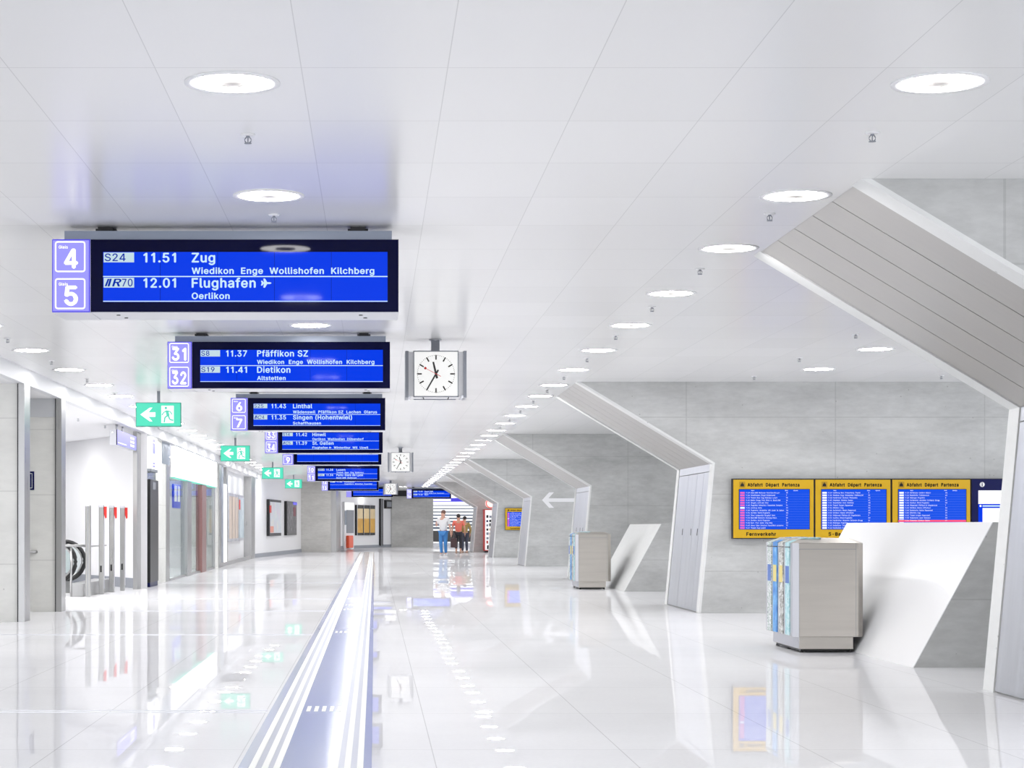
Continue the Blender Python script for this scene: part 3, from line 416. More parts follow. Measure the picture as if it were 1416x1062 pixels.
    'o': (163, [81,-3,62,-1,46,6,32,18,22,33,16,52,13,74,16,96,22,114,32,130,46,141,62,149,81,151,101,149,117,141,131,130,141,114,148,96,150,74,148,52,141,33,131,18,117,6,101,-1,81,18,95,20,106,26,115,35,121,46,124,59,126,74,124,88,121,101,115,113,106,122,95,128,81,130,68,128,57,122,49,113,43,102,39,88,38,74,39,59,43,46,49,35,57,26,68,20], [11,13,12,10,13,11,10,14,13,9,14,10,9,15,14,8,37,9,37,36,9,36,15,9,36,35,15,35,16,15,8,38,37,34,16,35,8,39,38,33,16,34,7,39,8,33,17,16,7,40,39,32,17,33,7,41,40,31,17,32,6,41,7,31,18,17,6,42,41,30,18,31,5,42,6,5,43,42,29,18,30,29,19,18,5,44,43,28,19,29,28,20,19,4,44,5,4,45,44,27,20,28,4,46,45,26,20,27,3,46,4,26,21,20,3,47,46,25,21,26,3,24,47,24,21,25,3,21,24,2,21,3,2,22,21,1,22,2,1,23,22,0,23,1]),
    'p': (167, [21,-56,21,149,44,149,44,126,46,126,50,130,54,136,60,142,67,147,77,150,90,151,108,149,123,142,136,130,145,115,151,96,153,74,151,52,145,33,136,18,123,6,108,-1,90,-3,78,-2,68,1,60,7,54,12,50,18,46,23,45,23,45,-56,87,18,99,20,110,26,118,34,124,46,128,59,129,74,128,89,124,103,118,114,110,122,99,128,87,130,74,128,63,123,55,114,49,103,46,90,44,74,46,59,49,45,55,34,64,26,74,20], [9,11,10,8,11,9,0,2,1,0,3,2,8,12,11,7,12,8,7,13,12,6,13,7,5,13,6,5,43,13,43,42,13,42,14,13,4,43,5,4,44,43,4,45,44,41,14,42,0,4,3,0,48,4,48,47,4,47,46,4,46,45,4,40,14,41,40,15,14,39,15,40,38,15,39,38,16,15,0,49,48,37,16,38,0,50,49,36,16,37,36,17,16,35,17,36,0,51,50,35,18,17,34,18,35,0,29,51,29,52,51,33,18,34,29,53,52,33,19,18,32,19,33,29,28,53,28,54,53,0,30,29,27,54,28,31,19,32,27,31,54,27,19,31,26,19,27,26,20,19,25,20,26,24,20,25,24,21,20,23,21,24,23,22,21]),
    'r': (102, [21,0,21,149,44,149,44,126,45,126,51,136,60,144,71,150,84,151,87,151,90,151,93,151,96,151,96,127,94,127,90,128,86,128,81,128,71,127,63,124,55,118,49,111,46,103,45,93,45,0], [7,9,8,7,10,9,7,11,10,7,12,11,7,13,12,6,13,7,0,2,1,0,3,2,5,13,6,4,17,5,17,16,5,16,15,5,15,14,5,14,13,5,4,18,17,4,19,18,0,4,3,0,22,4,22,21,4,21,20,4,20,19,4,0,23,22,0,24,23]),
    's': (143, [72,-3,57,-2,44,1,33,7,24,15,18,25,14,37,37,42,41,31,49,24,59,19,71,18,85,20,96,24,103,32,105,40,104,48,100,53,93,58,83,61,59,67,41,73,28,82,21,93,18,108,20,120,26,130,34,139,45,146,59,150,74,151,88,150,100,146,110,141,118,133,123,124,127,114,105,109,102,117,95,124,86,129,74,131,61,129,51,125,45,118,43,109,44,101,49,96,56,91,68,88,90,82,108,76,120,67,128,56,130,42,128,29,123,19,114,9,102,3,88,-2], [29,31,30,29,32,31,28,32,29,28,33,32,27,33,28,27,34,33,26,34,27,26,41,34,41,35,34,26,42,41,40,35,41,25,42,26,25,43,42,39,35,40,25,44,43,39,36,35,38,36,39,24,44,25,24,45,44,37,36,38,24,46,45,23,46,24,23,47,46,23,48,47,22,48,23,22,49,48,22,50,49,22,51,50,21,51,22,21,52,51,20,52,21,20,53,52,19,53,20,18,53,19,17,53,18,17,54,53,16,54,17,15,54,16,6,8,7,15,55,54,14,55,15,5,8,6,13,55,14,5,9,8,13,56,55,4,9,5,12,56,13,4,10,9,11,56,12,4,11,10,11,57,56,4,57,11,3,57,4,3,58,57,2,58,3,2,59,58,1,59,2,1,0,59]),
    't': (89, [80,149,80,129,3,129,3,149,26,185,50,185,50,38,51,30,53,24,59,21,67,20,70,20,73,20,76,21,79,21,84,1,80,0,75,-1,71,-1,66,-2,49,1,36,8,28,20,26,37], [23,5,4,23,6,5,2,0,3,2,1,0,23,7,6,22,7,23,22,8,7,22,9,8,13,15,14,22,10,9,12,15,13,21,10,22,11,15,12,10,15,11,21,15,10,20,15,21,19,15,20,19,16,15,19,17,16,19,18,17]),
    'u': (161, [72,-2,58,0,45,4,35,12,27,23,22,37,21,55,21,149,45,149,45,57,47,41,54,29,65,22,79,20,89,21,98,24,106,30,111,38,115,48,116,60,116,149,140,149,140,0,117,0,117,36,121,36,112,18,101,7,87,0], [6,8,7,6,9,8,19,21,20,19,22,21,18,22,19,6,10,9,5,10,6,17,25,18,25,22,18,5,11,10,16,24,17,24,25,17,4,11,5,16,26,24,26,23,24,26,22,25,15,26,16,4,12,11,14,26,15,3,12,4,3,13,12,13,26,14,3,26,13,3,27,26,23,22,26,2,27,3,2,28,27,1,28,2,1,0,28]),
    'v': (153, [64,0,7,149,33,149,65,61,70,48,73,34,77,21,81,8,72,8,76,21,80,34,84,48,88,61,120,149,146,149,89,0], [0,2,1,0,3,2,12,14,13,12,15,14,0,4,3,11,15,12,0,5,4,10,15,11,0,9,5,9,6,5,9,6,10,6,15,10,0,8,9,7,15,6,0,7,8,0,15,7]),
    'w': (223, [54,0,9,149,34,149,52,84,56,70,60,54,65,36,69,16,65,16,69,35,73,53,77,69,81,84,99,149,124,149,142,84,146,69,150,53,154,36,158,16,154,16,158,36,162,53,166,69,170,84,189,149,214,149,169,0,145,0,125,68,123,78,120,88,117,99,114,110,112,121,109,133,114,133,109,110,106,99,103,88,100,78,97,68,78,0], [0,2,1,0,3,2,12,35,13,35,14,13,35,36,14,36,15,14,24,26,25,24,27,26,12,34,35,34,15,36,12,37,34,37,33,34,12,38,37,12,39,38,12,40,39,0,4,3,11,40,12,23,27,24,11,41,40,0,5,4,22,27,23,10,41,11,10,42,41,0,6,5,21,27,22,9,42,10,0,8,6,8,7,6,20,19,21,8,42,9,0,42,8]),
    'x': (149, [8,0,67,86,67,67,11,149,39,149,58,120,65,110,70,100,76,90,81,81,69,81,75,90,80,100,85,110,92,120,111,149,138,149,82,66,82,84,141,0,113,0,91,34,84,44,79,53,73,63,68,71,80,71,75,63,70,53,65,44,58,34,36,0], [2,4,3,2,5,4,14,16,15,14,17,16,2,6,5,13,17,14,2,1,6,1,7,6,12,18,13,18,17,13,1,11,7,11,8,7,11,8,12,8,18,12,1,10,11,9,18,8,0,10,1,9,19,18,0,25,10,25,9,10,25,26,9,26,19,9,0,24,25,27,19,26,0,28,24,28,23,24,28,23,27,23,19,27,0,29,28,22,19,23,0,30,29,21,19,22,0,31,30,20,19,21]),
    'y': (153, [19,-54,24,-34,28,-34,35,-35,41,-35,46,-33,51,-29,56,-23,59,-14,64,-1,7,149,33,149,65,61,70,47,73,34,77,21,81,8,72,8,76,21,80,34,84,48,88,61,120,149,146,149,80,-23,75,-33,69,-42,63,-49,55,-53,46,-56,36,-57,30,-57,25,-56,21,-55], [9,11,10,9,12,11,21,23,22,21,24,23,9,13,12,20,24,21,19,16,20,16,24,20,9,14,13,18,15,19,15,16,19,9,18,14,18,15,14,9,17,18,9,16,17,9,24,16,8,24,9,7,24,8,7,25,24,6,25,7,5,25,6,4,25,5,4,26,25,0,2,1,0,3,2,3,26,4,0,26,3,0,27,26,0,28,27,0,29,28,33,29,0,32,29,33,32,30,29,31,30,32]),
    'z': (150, [16,0,16,18,100,126,100,127,19,127,19,149,131,149,131,130,50,24,50,22,133,22,133,0], [4,6,5,4,7,6,4,3,7,3,2,7,2,8,7,1,8,2,1,9,8,1,10,9,1,11,10,0,11,1]),
    '0': (178, [89,-3,68,0,51,9,37,24,27,45,21,70,19,100,21,130,27,155,37,176,51,190,69,200,89,203,110,200,127,190,141,176,151,155,157,130,159,100,157,70,151,45,141,24,127,9,110,0,89,19,103,22,114,29,123,41,130,57,134,76,135,100,134,124,130,143,123,159,114,171,103,178,89,181,75,178,64,171,55,159,48,143,44,124,43,100,44,76,48,57,55,41,64,29,75,22], [11,13,12,10,13,11,10,14,13,9,14,10,9,36,14,36,15,14,9,37,36,35,15,36,9,38,37,34,15,35,8,38,9,34,16,15,8,39,38,33,16,34,8,40,39,32,16,33,7,40,8,32,17,16,7,41,40,31,17,32,6,41,7,31,18,17,6,42,41,30,18,31,5,42,6,5,43,42,29,18,30,29,19,18,5,44,43,28,19,29,4,44,5,28,20,19,4,45,44,27,20,28,3,45,4,27,21,20,3,46,45,26,21,27,3,47,46,25,21,26,2,47,3,25,22,21,2,24,47,24,22,25,2,22,24,1,22,2,1,23,22,1,0,23]),
    '1': (178, [30,0,30,21,154,21,154,0,108,200,108,0,83,0,83,176,82,176,34,141,34,168,78,200], [10,4,11,10,8,4,8,7,4,7,5,4,10,9,8,6,5,7,0,2,1,0,3,2]),
    '2': (178, [25,0,25,19,92,90,103,101,111,111,117,120,122,128,125,137,126,146,125,156,121,165,115,171,107,177,98,180,88,181,77,179,68,176,60,170,55,163,51,153,50,142,26,142,28,159,34,174,44,186,56,195,71,201,88,203,105,201,120,195,133,186,142,175,148,162,150,146,149,135,146,125,140,114,132,102,120,87,105,71,60,24,60,22,153,22,153,0], [26,28,27,26,29,28,25,29,26,25,30,29,24,30,25,24,31,30,23,15,24,15,14,24,14,13,24,13,31,24,12,31,13,23,16,15,11,31,12,23,17,16,11,32,31,22,17,23,10,32,11,22,18,17,9,32,10,22,19,18,9,33,32,21,19,22,8,33,9,21,20,19,8,34,33,7,34,8,6,34,7,6,35,34,5,35,6,5,36,35,4,36,5,4,37,36,3,37,4,3,38,37,2,38,3,1,38,2,1,39,38,1,40,39,1,41,40,1,42,41,1,43,42,0,43,1]),
    '3': (178, [86,-3,68,-1,52,4,38,12,28,23,20,36,17,52,43,52,45,42,50,34,56,28,65,23,75,21,86,20,98,21,108,24,117,29,124,37,128,46,129,57,128,67,124,77,118,85,108,92,95,96,79,97,62,97,62,118,113,176,113,178,27,178,27,200,146,200,146,181,83,109,83,114,104,113,121,108,135,100,146,87,152,73,154,57,152,40,146,26,135,14,121,5,105,-1], [30,32,31,30,33,32,30,29,33,29,28,33,28,34,33,27,35,28,35,34,28,26,35,27,26,36,35,26,37,36,26,38,37,26,25,38,25,24,38,24,39,38,23,39,24,22,39,23,22,40,39,21,40,22,20,40,21,20,41,40,19,41,20,18,41,19,18,42,41,5,7,6,5,8,7,17,42,18,5,9,8,17,43,42,16,43,17,4,9,5,4,10,9,15,43,16,4,11,10,15,44,43,14,44,15,4,12,11,3,12,4,13,44,14,3,13,12,3,44,13,3,45,44,2,45,3,2,46,45,1,46,2,1,0,46]),
    '4': (178, [16,41,16,62,97,200,122,200,43,65,43,64,162,64,162,41,111,0,111,48,111,57,111,125,135,125,135,0], [1,3,2,1,4,3,10,12,11,10,13,12,1,5,4,1,6,5,1,10,6,10,7,6,0,10,1,0,9,10,13,7,10,0,8,9,8,7,0,8,13,7]),
    '5': (178, [87,-3,70,-1,55,4,42,13,33,24,26,37,23,51,48,51,50,43,54,35,60,29,68,24,77,21,87,20,98,21,109,25,117,32,123,41,128,52,129,64,127,76,123,87,117,96,108,103,98,107,86,109,76,108,66,106,57,102,50,97,26,99,38,200,144,200,144,178,59,178,53,119,54,119,61,124,70,128,80,130,90,131,103,130,116,126,126,120,136,112,143,102,149,91,153,78,154,64,152,46,145,30,135,16,121,6,105,-1], [30,34,31,34,32,31,34,33,32,30,35,34,39,41,40,38,41,39,38,42,41,37,42,38,37,43,42,36,43,37,36,44,43,30,36,35,30,26,36,26,25,36,25,44,36,25,45,44,24,45,25,30,27,26,23,45,24,30,28,27,22,45,23,22,46,45,30,29,28,21,46,22,21,47,46,20,47,21,20,48,47,19,48,20,19,49,48,18,49,19,17,49,18,5,7,6,5,8,7,17,50,49,5,9,8,16,50,17,4,9,5,4,10,9,15,50,16,15,51,50,4,11,10,14,51,15,4,12,11,3,12,4,13,51,14,3,13,12,3,51,13,3,52,51,2,52,3,2,53,52,1,53,2,1,0,53]),
    '6': (178, [89,-3,71,-1,56,6,43,16,33,29,27,45,25,64,27,78,31,94,40,112,54,134,99,200,127,200,59,103,57,103,60,108,65,113,70,117,77,121,84,123,92,123,109,122,124,116,136,107,145,94,151,79,153,62,151,44,145,29,135,16,122,6,106,-1,89,19,100,20,110,25,117,31,124,40,127,50,129,62,127,74,124,84,117,92,110,99,100,103,89,104,78,103,68,99,60,93,54,84,50,74,49,62,50,50,54,40,60,31,68,25,78,20], [10,12,11,10,16,12,16,13,12,9,16,10,19,21,20,18,21,19,18,22,21,17,22,18,16,22,17,16,23,22,9,15,16,13,44,16,44,23,16,8,15,9,8,14,15,44,43,23,43,24,23,13,45,44,13,46,45,42,24,43,8,13,14,8,46,13,8,47,46,41,24,42,41,25,24,7,47,8,7,48,47,40,25,41,7,49,48,39,25,40,39,26,25,6,49,7,6,50,49,38,26,39,5,50,6,5,51,50,37,26,38,37,27,26,5,52,51,36,27,37,4,52,5,36,28,27,4,53,52,35,28,36,4,54,53,34,28,35,3,54,4,34,29,28,3,55,54,33,29,34,3,32,55,32,29,33,3,29,32,2,29,3,2,30,29,1,30,2,1,31,30,0,31,1]),
    '7': (178, [38,0,127,176,127,178,24,178,24,200,154,200,154,176,65,0], [3,5,4,3,2,5,2,6,5,1,6,2,1,7,6,0,7,1]),
    '8': (178, [89,-3,70,-1,53,4,40,13,29,24,23,38,20,53,22,65,26,77,32,87,40,95,49,101,60,104,60,105,47,111,36,121,30,134,28,150,30,164,36,177,45,188,57,196,72,201,89,203,106,201,120,196,133,188,142,177,148,164,150,150,148,134,141,121,131,111,118,105,118,104,129,101,138,95,146,87,152,77,156,65,158,53,155,38,149,24,138,13,125,4,108,-1,89,19,101,20,112,24,121,29,127,36,131,45,132,54,131,65,127,74,120,82,111,88,101,91,89,92,77,91,67,88,58,82,51,74,47,65,45,54,47,45,51,36,57,29,66,24,76,20,89,114,99,115,108,118,115,123,121,130,124,138,126,148,124,157,121,165,115,172,108,177,99,180,89,181,79,180,70,177,62,172,57,165,53,157,52,148,53,138,57,130,62,123,70,118,79,115], [22,24,23,21,24,22,21,25,24,20,25,21,20,26,25,19,26,20,19,82,26,82,27,26,19,83,82,81,27,82,19,84,83,80,27,81,18,84,19,80,28,27,18,85,84,79,28,80,18,86,85,78,28,79,18,87,86,77,28,78,17,87,18,77,29,28,17,88,87,76,29,77,16,88,17,76,30,29,16,89,88,75,30,76,16,90,89,74,30,75,74,31,30,15,90,16,15,91,90,73,31,74,15,92,91,72,31,73,72,32,31,14,92,15,14,93,92,71,32,72,14,70,93,70,32,71,14,32,70,14,33,32,13,33,14,12,33,13,12,34,33,11,34,12,11,35,34,10,35,11,10,36,35,9,58,10,58,36,10,58,37,36,9,59,58,57,37,58,9,60,59,56,37,57,9,61,60,55,37,56,8,61,9,55,38,37,8,62,61,54,38,55,7,62,8,54,39,38,7,63,62,53,39,54,6,63,7,53,40,39,6,64,63,52,40,53,6,65,64,51,40,52,5,65,6,51,41,40,5,66,65,50,41,51,4,66,5,50,42,41,4,67,66,49,42,50,4,68,67,48,42,49,3,68,4,48,43,42,3,69,68,47,43,48,3,46,69,46,43,47,3,43,46,2,43,3,2,44,43,1,44,2,1,45,44,0,45,1]),
    '9': (178, [89,203,106,201,122,194,135,184,145,171,151,155,153,136,151,122,147,106,138,88,124,66,79,0,51,0,119,97,121,97,118,92,113,87,107,83,101,79,94,77,86,77,69,78,54,84,42,93,33,106,27,121,25,138,27,156,33,172,43,184,56,194,71,201,89,181,78,180,68,175,60,169,54,160,51,150,49,138,51,126,54,116,60,108,68,101,78,97,89,96,100,97,110,101,118,107,124,116,127,126,129,138,127,150,124,160,118,169,110,175,100,180], [31,1,0,30,1,31,30,2,1,29,2,30,29,3,2,28,33,29,33,32,29,32,3,29,32,55,3,55,4,3,28,34,33,54,4,55,28,35,34,53,4,54,27,35,28,53,5,4,27,36,35,52,5,53,27,37,36,51,5,52,26,37,27,51,6,5,26,38,37,50,6,51,25,38,26,25,39,38,49,6,50,49,7,6,25,40,39,48,7,49,48,8,7,24,40,25,24,41,40,47,8,48,24,42,41,46,8,47,46,14,8,14,9,8,23,42,24,23,43,42,45,13,46,13,14,46,45,17,13,17,12,13,15,9,14,23,44,43,44,17,45,23,17,44,22,17,23,16,9,15,16,10,9,17,10,16,21,17,22,21,18,17,12,10,17,21,19,18,20,19,21,12,11,10]),
    '.': (74, [37,-2,31,0,25,3,21,9,19,16,21,23,25,29,31,33,37,34,44,33,50,29,54,23,55,16,54,9,50,3,44,0], [7,9,8,6,9,7,6,10,9,5,10,6,5,11,10,4,11,5,4,12,11,3,12,4,3,13,12,2,13,3,2,14,13,1,14,2,1,15,14,0,15,1]),
    '-': (178, [132,96,132,74,45,74,45,96], [2,0,3,2,1,0]),
    '(': (107, [35,81,36,104,40,127,45,151,52,173,60,194,69,212,93,212,83,191,75,168,68,146,63,123,60,102,59,81,60,63,63,45,68,26,74,6,82,-15,93,-38,69,-38,55,-8,44,21,37,52], [5,7,6,5,8,7,4,8,5,4,9,8,3,9,4,3,10,9,2,10,3,2,11,10,1,11,2,1,12,11,0,12,1,0,13,12,23,13,0,23,14,13,23,15,14,22,15,23,22,16,15,22,17,16,21,17,22,21,18,17,20,18,21,20,19,18]),
    ')': (107, [15,-38,25,-14,34,7,40,27,44,46,47,64,48,81,47,102,44,123,39,146,32,168,24,191,15,212,38,212,47,194,56,173,63,151,68,127,71,104,72,81,70,51,63,21,53,-9,38,-38], [11,13,12,11,14,13,11,15,14,10,15,11,10,16,15,9,16,10,9,17,16,8,17,9,8,18,17,7,18,8,7,19,18,6,19,7,5,19,6,5,20,19,4,20,5,4,21,20,3,21,4,2,21,3,2,22,21,1,22,2,1,23,22,0,23,1]),
    'ä': (153, [46,174,40,175,35,179,31,184,30,190,31,196,35,201,40,205,46,206,52,205,57,201,61,196,62,190,61,184,57,179,52,175,63,-3,49,-2,37,2,27,8,19,18,14,29,12,42,13,54,17,63,23,70,30,76,39,80,49,83,60,85,70,86,82,88,92,89,99,90,104,92,107,95,108,100,108,101,107,109,105,117,100,122,94,127,86,129,77,130,67,129,59,127,52,123,46,118,42,113,39,108,16,114,22,127,31,136,41,143,52,148,64,150,76,151,85,151,94,149,103,146,112,142,120,135,127,126,131,114,132,99,132,0,109,0,109,20,107,20,104,15,99,10,93,5,85,0,75,-2,67,18,79,19,90,23,98,29,104,37,107,45,108,54,108,75,106,73,102,72,97,70,91,69,85,68,79,67,73,67,69,66,61,65,53,62,46,59,41,55,37,49,36,41,37,34,40,28,45,24,51,21,58,19,103,174,97,175,91,179,88,184,87,190,88,196,91,201,97,205,103,206,109,205,114,201,117,196,119,190,117,184,114,179,109,175], [55,57,56,55,58,57,54,58,55,54,59,58,53,59,54,53,60,59,52,60,53,52,61,60,51,61,52,51,43,61,43,62,61,51,44,43,42,62,43,51,45,44,41,62,42,51,46,45,50,46,51,40,62,41,40,63,62,50,47,46,39,63,40,50,48,47,38,63,39,49,48,50,38,64,63,37,64,38,36,64,37,35,64,36,35,65,64,34,65,35,33,81,34,81,65,34,32,81,33,31,81,32,30,81,31,29,81,30,28,81,29,27,81,28,26,81,27,25,81,26,25,82,81,80,65,81,25,83,82,25,84,83,24,84,25,24,85,84,24,86,85,24,87,86,24,88,87,24,89,88,24,90,89,24,91,90,23,91,24,23,92,91,23,93,92,23,94,93,79,65,80,22,94,23,22,95,94,78,65,79,21,95,22,21,96,95,77,67,78,67,65,78,21,97,96,76,67,77,20,97,21,20,98,97,20,99,98,75,68,76,68,67,76,20,100,99,75,69,68,66,65,67,74,69,75,20,74,100,20,69,74,19,69,20,19,70,69,19,71,70,18,71,19,18,72,71,17,72,18,17,73,72,16,73,17,108,110,109,107,110,108,107,111,110,106,111,107,106,112,111,106,113,112,105,113,106,104,113,105,104,114,113,103,114,104,103,115,114,102,115,103,102,116,115,101,116,102,7,9,8,6,9,7,6,10,9,5,10,6,5,11,10,5,12,11,4,12,5,3,12,4,3,13,12,2,13,3,2,14,13,1,14,2,1,15,14,0,15,1]),
    'é': (159, [70,169,88,208,115,208,89,169,83,-3,63,-1,46,6,32,18,22,33,16,52,13,73,16,95,22,114,32,129,45,141,62,149,81,151,93,150,104,147,116,142,126,134,134,124,140,111,145,95,146,76,146,67,29,67,29,87,133,87,122,79,121,93,117,106,111,116,103,123,93,128,81,130,68,128,58,123,49,116,43,106,39,95,38,83,38,70,39,55,43,42,50,32,59,24,71,20,83,18,92,19,100,21,106,24,112,29,117,34,120,41,143,36,139,25,132,15,122,8,111,2,98,-2], [15,17,16,15,18,17,14,18,15,14,19,18,14,20,19,13,20,14,13,35,20,35,21,20,13,36,35,34,21,35,12,36,13,33,21,34,12,37,36,33,22,21,32,22,33,12,38,37,31,22,32,12,39,38,11,39,12,31,23,22,11,40,39,30,23,31,30,28,23,28,24,23,10,27,11,27,40,11,27,41,40,29,28,30,10,26,27,41,28,27,41,24,28,42,24,41,42,25,24,9,26,10,43,25,42,9,25,26,9,43,25,9,44,43,8,44,9,8,45,44,53,55,54,53,56,55,52,56,53,7,45,8,7,46,45,51,56,52,51,57,56,7,47,46,50,57,51,49,57,50,7,48,47,48,57,49,7,57,48,6,57,7,6,58,57,6,59,58,5,59,6,5,60,59,4,60,5,0,2,1,0,3,2]),
    'ü': (161, [52,174,46,175,41,179,38,184,36,190,38,196,41,201,46,205,52,206,58,205,64,201,67,196,68,190,67,184,64,179,58,175,72,-2,58,0,45,4,35,12,27,23,22,37,21,55,21,149,45,149,45,57,47,41,54,29,65,22,79,20,89,21,98,24,106,30,111,38,115,48,116,60,116,149,140,149,140,0,117,0,117,36,121,36,112,18,101,7,87,0,109,174,103,175,98,179,94,184,93,190,94,196,98,201,103,205,109,206,115,205,120,201,124,196,125,190,124,184,120,179,115,175], [22,24,23,22,25,24,35,37,36,35,38,37,34,38,35,22,26,25,21,26,22,33,41,34,41,38,34,21,27,26,32,40,33,40,41,33,20,27,21,32,42,40,42,39,40,42,38,41,31,42,32,20,28,27,30,42,31,19,28,20,19,29,28,29,42,30,19,42,29,19,43,42,39,38,42,18,43,19,18,44,43,17,44,18,17,16,44,52,54,53,51,54,52,51,55,54,50,55,51,50,56,55,50,57,56,49,57,50,48,57,49,48,58,57,47,58,48,47,59,58,46,59,47,46,60,59,45,60,46,7,9,8,6,9,7,6,10,9,5,10,6,5,11,10,5,12,11,4,12,5,3,12,4,3,13,12,2,13,3,2,14,13,1,14,2,1,15,14,0,15,1]),
    'â': (153, [55,171,31,171,31,172,63,208,86,208,117,172,117,171,93,171,74,195,63,-3,49,-2,37,2,27,8,19,18,14,29,12,42,13,54,17,63,23,70,30,76,39,80,49,83,60,85,70,86,82,88,92,89,99,90,104,92,107,95,108,100,108,101,107,109,105,117,100,122,94,127,86,129,77,130,67,129,59,127,52,123,46,118,42,113,39,108,16,114,22,127,31,136,41,143,52,148,64,150,76,151,85,151,94,149,103,146,112,142,120,135,127,126,131,114,132,99,132,0,109,0,109,20,107,20,104,15,99,10,93,5,85,0,75,-2,67,18,79,19,90,23,98,29,104,37,107,45,108,54,108,75,106,73,102,72,97,70,91,69,85,68,79,67,73,67,69,66,61,65,53,62,46,59,41,55,37,49,36,41,37,34,40,28,45,24,51,21,58,19], [48,50,49,48,51,50,47,51,48,47,52,51,46,52,47,46,53,52,45,53,46,45,54,53,44,54,45,44,36,54,36,55,54,44,37,36,35,55,36,44,38,37,34,55,35,44,39,38,43,39,44,33,55,34,33,56,55,43,40,39,32,56,33,43,41,40,31,56,32,42,41,43,31,57,56,30,57,31,29,57,30,28,57,29,28,58,57,27,58,28,26,74,27,74,58,27,25,74,26,24,74,25,23,74,24,22,74,23,21,74,22,20,74,21,19,74,20,18,74,19,18,75,74,73,58,74,18,76,75,18,77,76,17,77,18,17,78,77,17,79,78,17,80,79,17,81,80,17,82,81,17,83,82,17,84,83,16,84,17,16,85,84,16,86,85,16,87,86,72,58,73,15,87,16,15,88,87,71,58,72,14,88,15,14,89,88,70,60,71,60,58,71,14,90,89,69,60,70,13,90,14,13,91,90,13,92,91,68,61,69,61,60,69,13,93,92,68,62,61,59,58,60,67,62,68,13,67,93,13,62,67,12,62,13,12,63,62,12,64,63,11,64,12,11,65,64,10,65,11,10,66,65,9,66,10,2,4,3,2,8,4,8,5,4,2,0,8,7,5,8,1,0,2,7,6,5]),
}


def _quads(adv, *qs):
    v, t = [], []
    for q in qs:
        o = len(v) // 2
        v += [c for p in q for c in p]
        t += [o, o + 1, o + 2, o, o + 2, o + 3]
    return adv, v, t


def _bar(x0, y0, x1, y1):
    return ((x0, y0), (x1, y0), (x1, y1), (x0, y1))


_out = [(86, 0), (114, 3), (138, 12), (157, 27), (170, 47), (179, 71), (181, 100), (179, 129), (170, 154), (157, 174), (139, 188), (116, 197), (89, 200)]
_inn = [(84, 22), (107, 25), (125, 32), (139, 43), (149, 59), (155, 78), (157, 100), (155, 123), (149, 142), (139, 157), (126, 168), (108, 175), (87, 178)]
GLYPH['D'] = _quads(197, _bar(24, 0, 49, 200), _bar(24, 0, 90, 22), _bar(24, 178, 90, 200),
                    *[(_out[i], _out[i + 1], _inn[i + 1], _inn[i]) for i in range(12)])
GLYPH['K'] = _quads(183, _bar(24, 0, 49, 200), ((45, 52), (45, 88), (145, 200), (176, 200)), ((146, 0), (176, 0), (91, 116), (74, 95)))
GLYPH['Z'] = _quads(172, _bar(16, 0, 157, 22), _bar(16, 178, 157, 200), ((16, 18), (46, 18), (157, 182), (126, 182)))
GLYPH['4'] = _quads(178, _bar(16, 41, 162, 64), _bar(111, 0, 135, 200), ((16, 62), (43, 62), (130, 200), (104, 200)))
_out = [(90, 92), (116, 95), (134, 105), (145, 120), (150, 146), (145, 171), (134, 187), (116, 197), (90, 200)]
_inn = [(88, 114), (106, 116), (117, 122), (123, 131), (126, 146), (123, 161), (117, 170), (106, 176), (88, 178)]
_bowl = [(_out[i], _out[i + 1], _inn[i + 1], _inn[i]) for i in range(8)]
GLYPH['P'] = _quads(164, _bar(24, 0, 49, 200), _bar(40, 92, 92, 114), _bar(40, 178, 92, 200), *_bowl)
GLYPH['R'] = _quads(172, _bar(24, 0, 49, 200), _bar(40, 92, 92, 114), _bar(40, 178, 92, 200), ((124, 0), (153, 0), (108, 98), (82, 98)), *_bowl)
GLYPH['k'] = _quads(148, _bar(20, 0, 43, 200), ((40, 40), (40, 69), (106, 149), (135, 149)), ((112, 0), (141, 0), (78, 90), (61, 71)))
GLYPH['w'] = _quads(222, ((46, 0), (70, 0), (31, 149), (6, 149)), ((46, 0), (70, 0), (122, 149), (100, 149)),
                    ((152, 0), (176, 0), (122, 149), (100, 149)), ((152, 0), (176, 0), (216, 149), (192, 149)))
_out = [(142, 42), (130, 18), (108, 2), (82, -3), (52, 3), (29, 20), (16, 46), (14, 74), (18, 105), (32, 132), (53, 147), (80, 152), (106, 147), (128, 132), (141, 108), (145, 82), (145, 66)]
_inn = [(120, 47), (112, 30), (100, 20), (82, 17), (62, 21), (46, 33), (38, 52), (36, 74), (40, 98), (49, 117), (62, 128), (80, 132), (97, 128), (111, 118), (119, 103), (122, 82), (122, 66)]
_ring = [(_out[i], _out[i + 1], _inn[i + 1], _inn[i]) for i in range(16)] + [_bar(30, 66, 145, 84)]
GLYPH['e'] = _quads(159, *_ring)
GLYPH['é'] = _quads(159, ((66, 170), (84, 170), (112, 208), (86, 208)), *_ring)
GLYPH['M'] = _quads(246, _bar(24, 0, 48, 200), _bar(198, 0, 222, 200), ((24, 200), (52, 200), (134, 20), (112, 20)), ((222, 200), (194, 200), (112, 20), (134, 20)))
GLYPH['1'] = _quads(150, _bar(76, 0, 102, 200), ((80, 200), (96, 176), (36, 140), (36, 166)))
GLYPH['I'] = _quads(74, _bar(24, 0, 50, 200))


_glyph_cache = {}


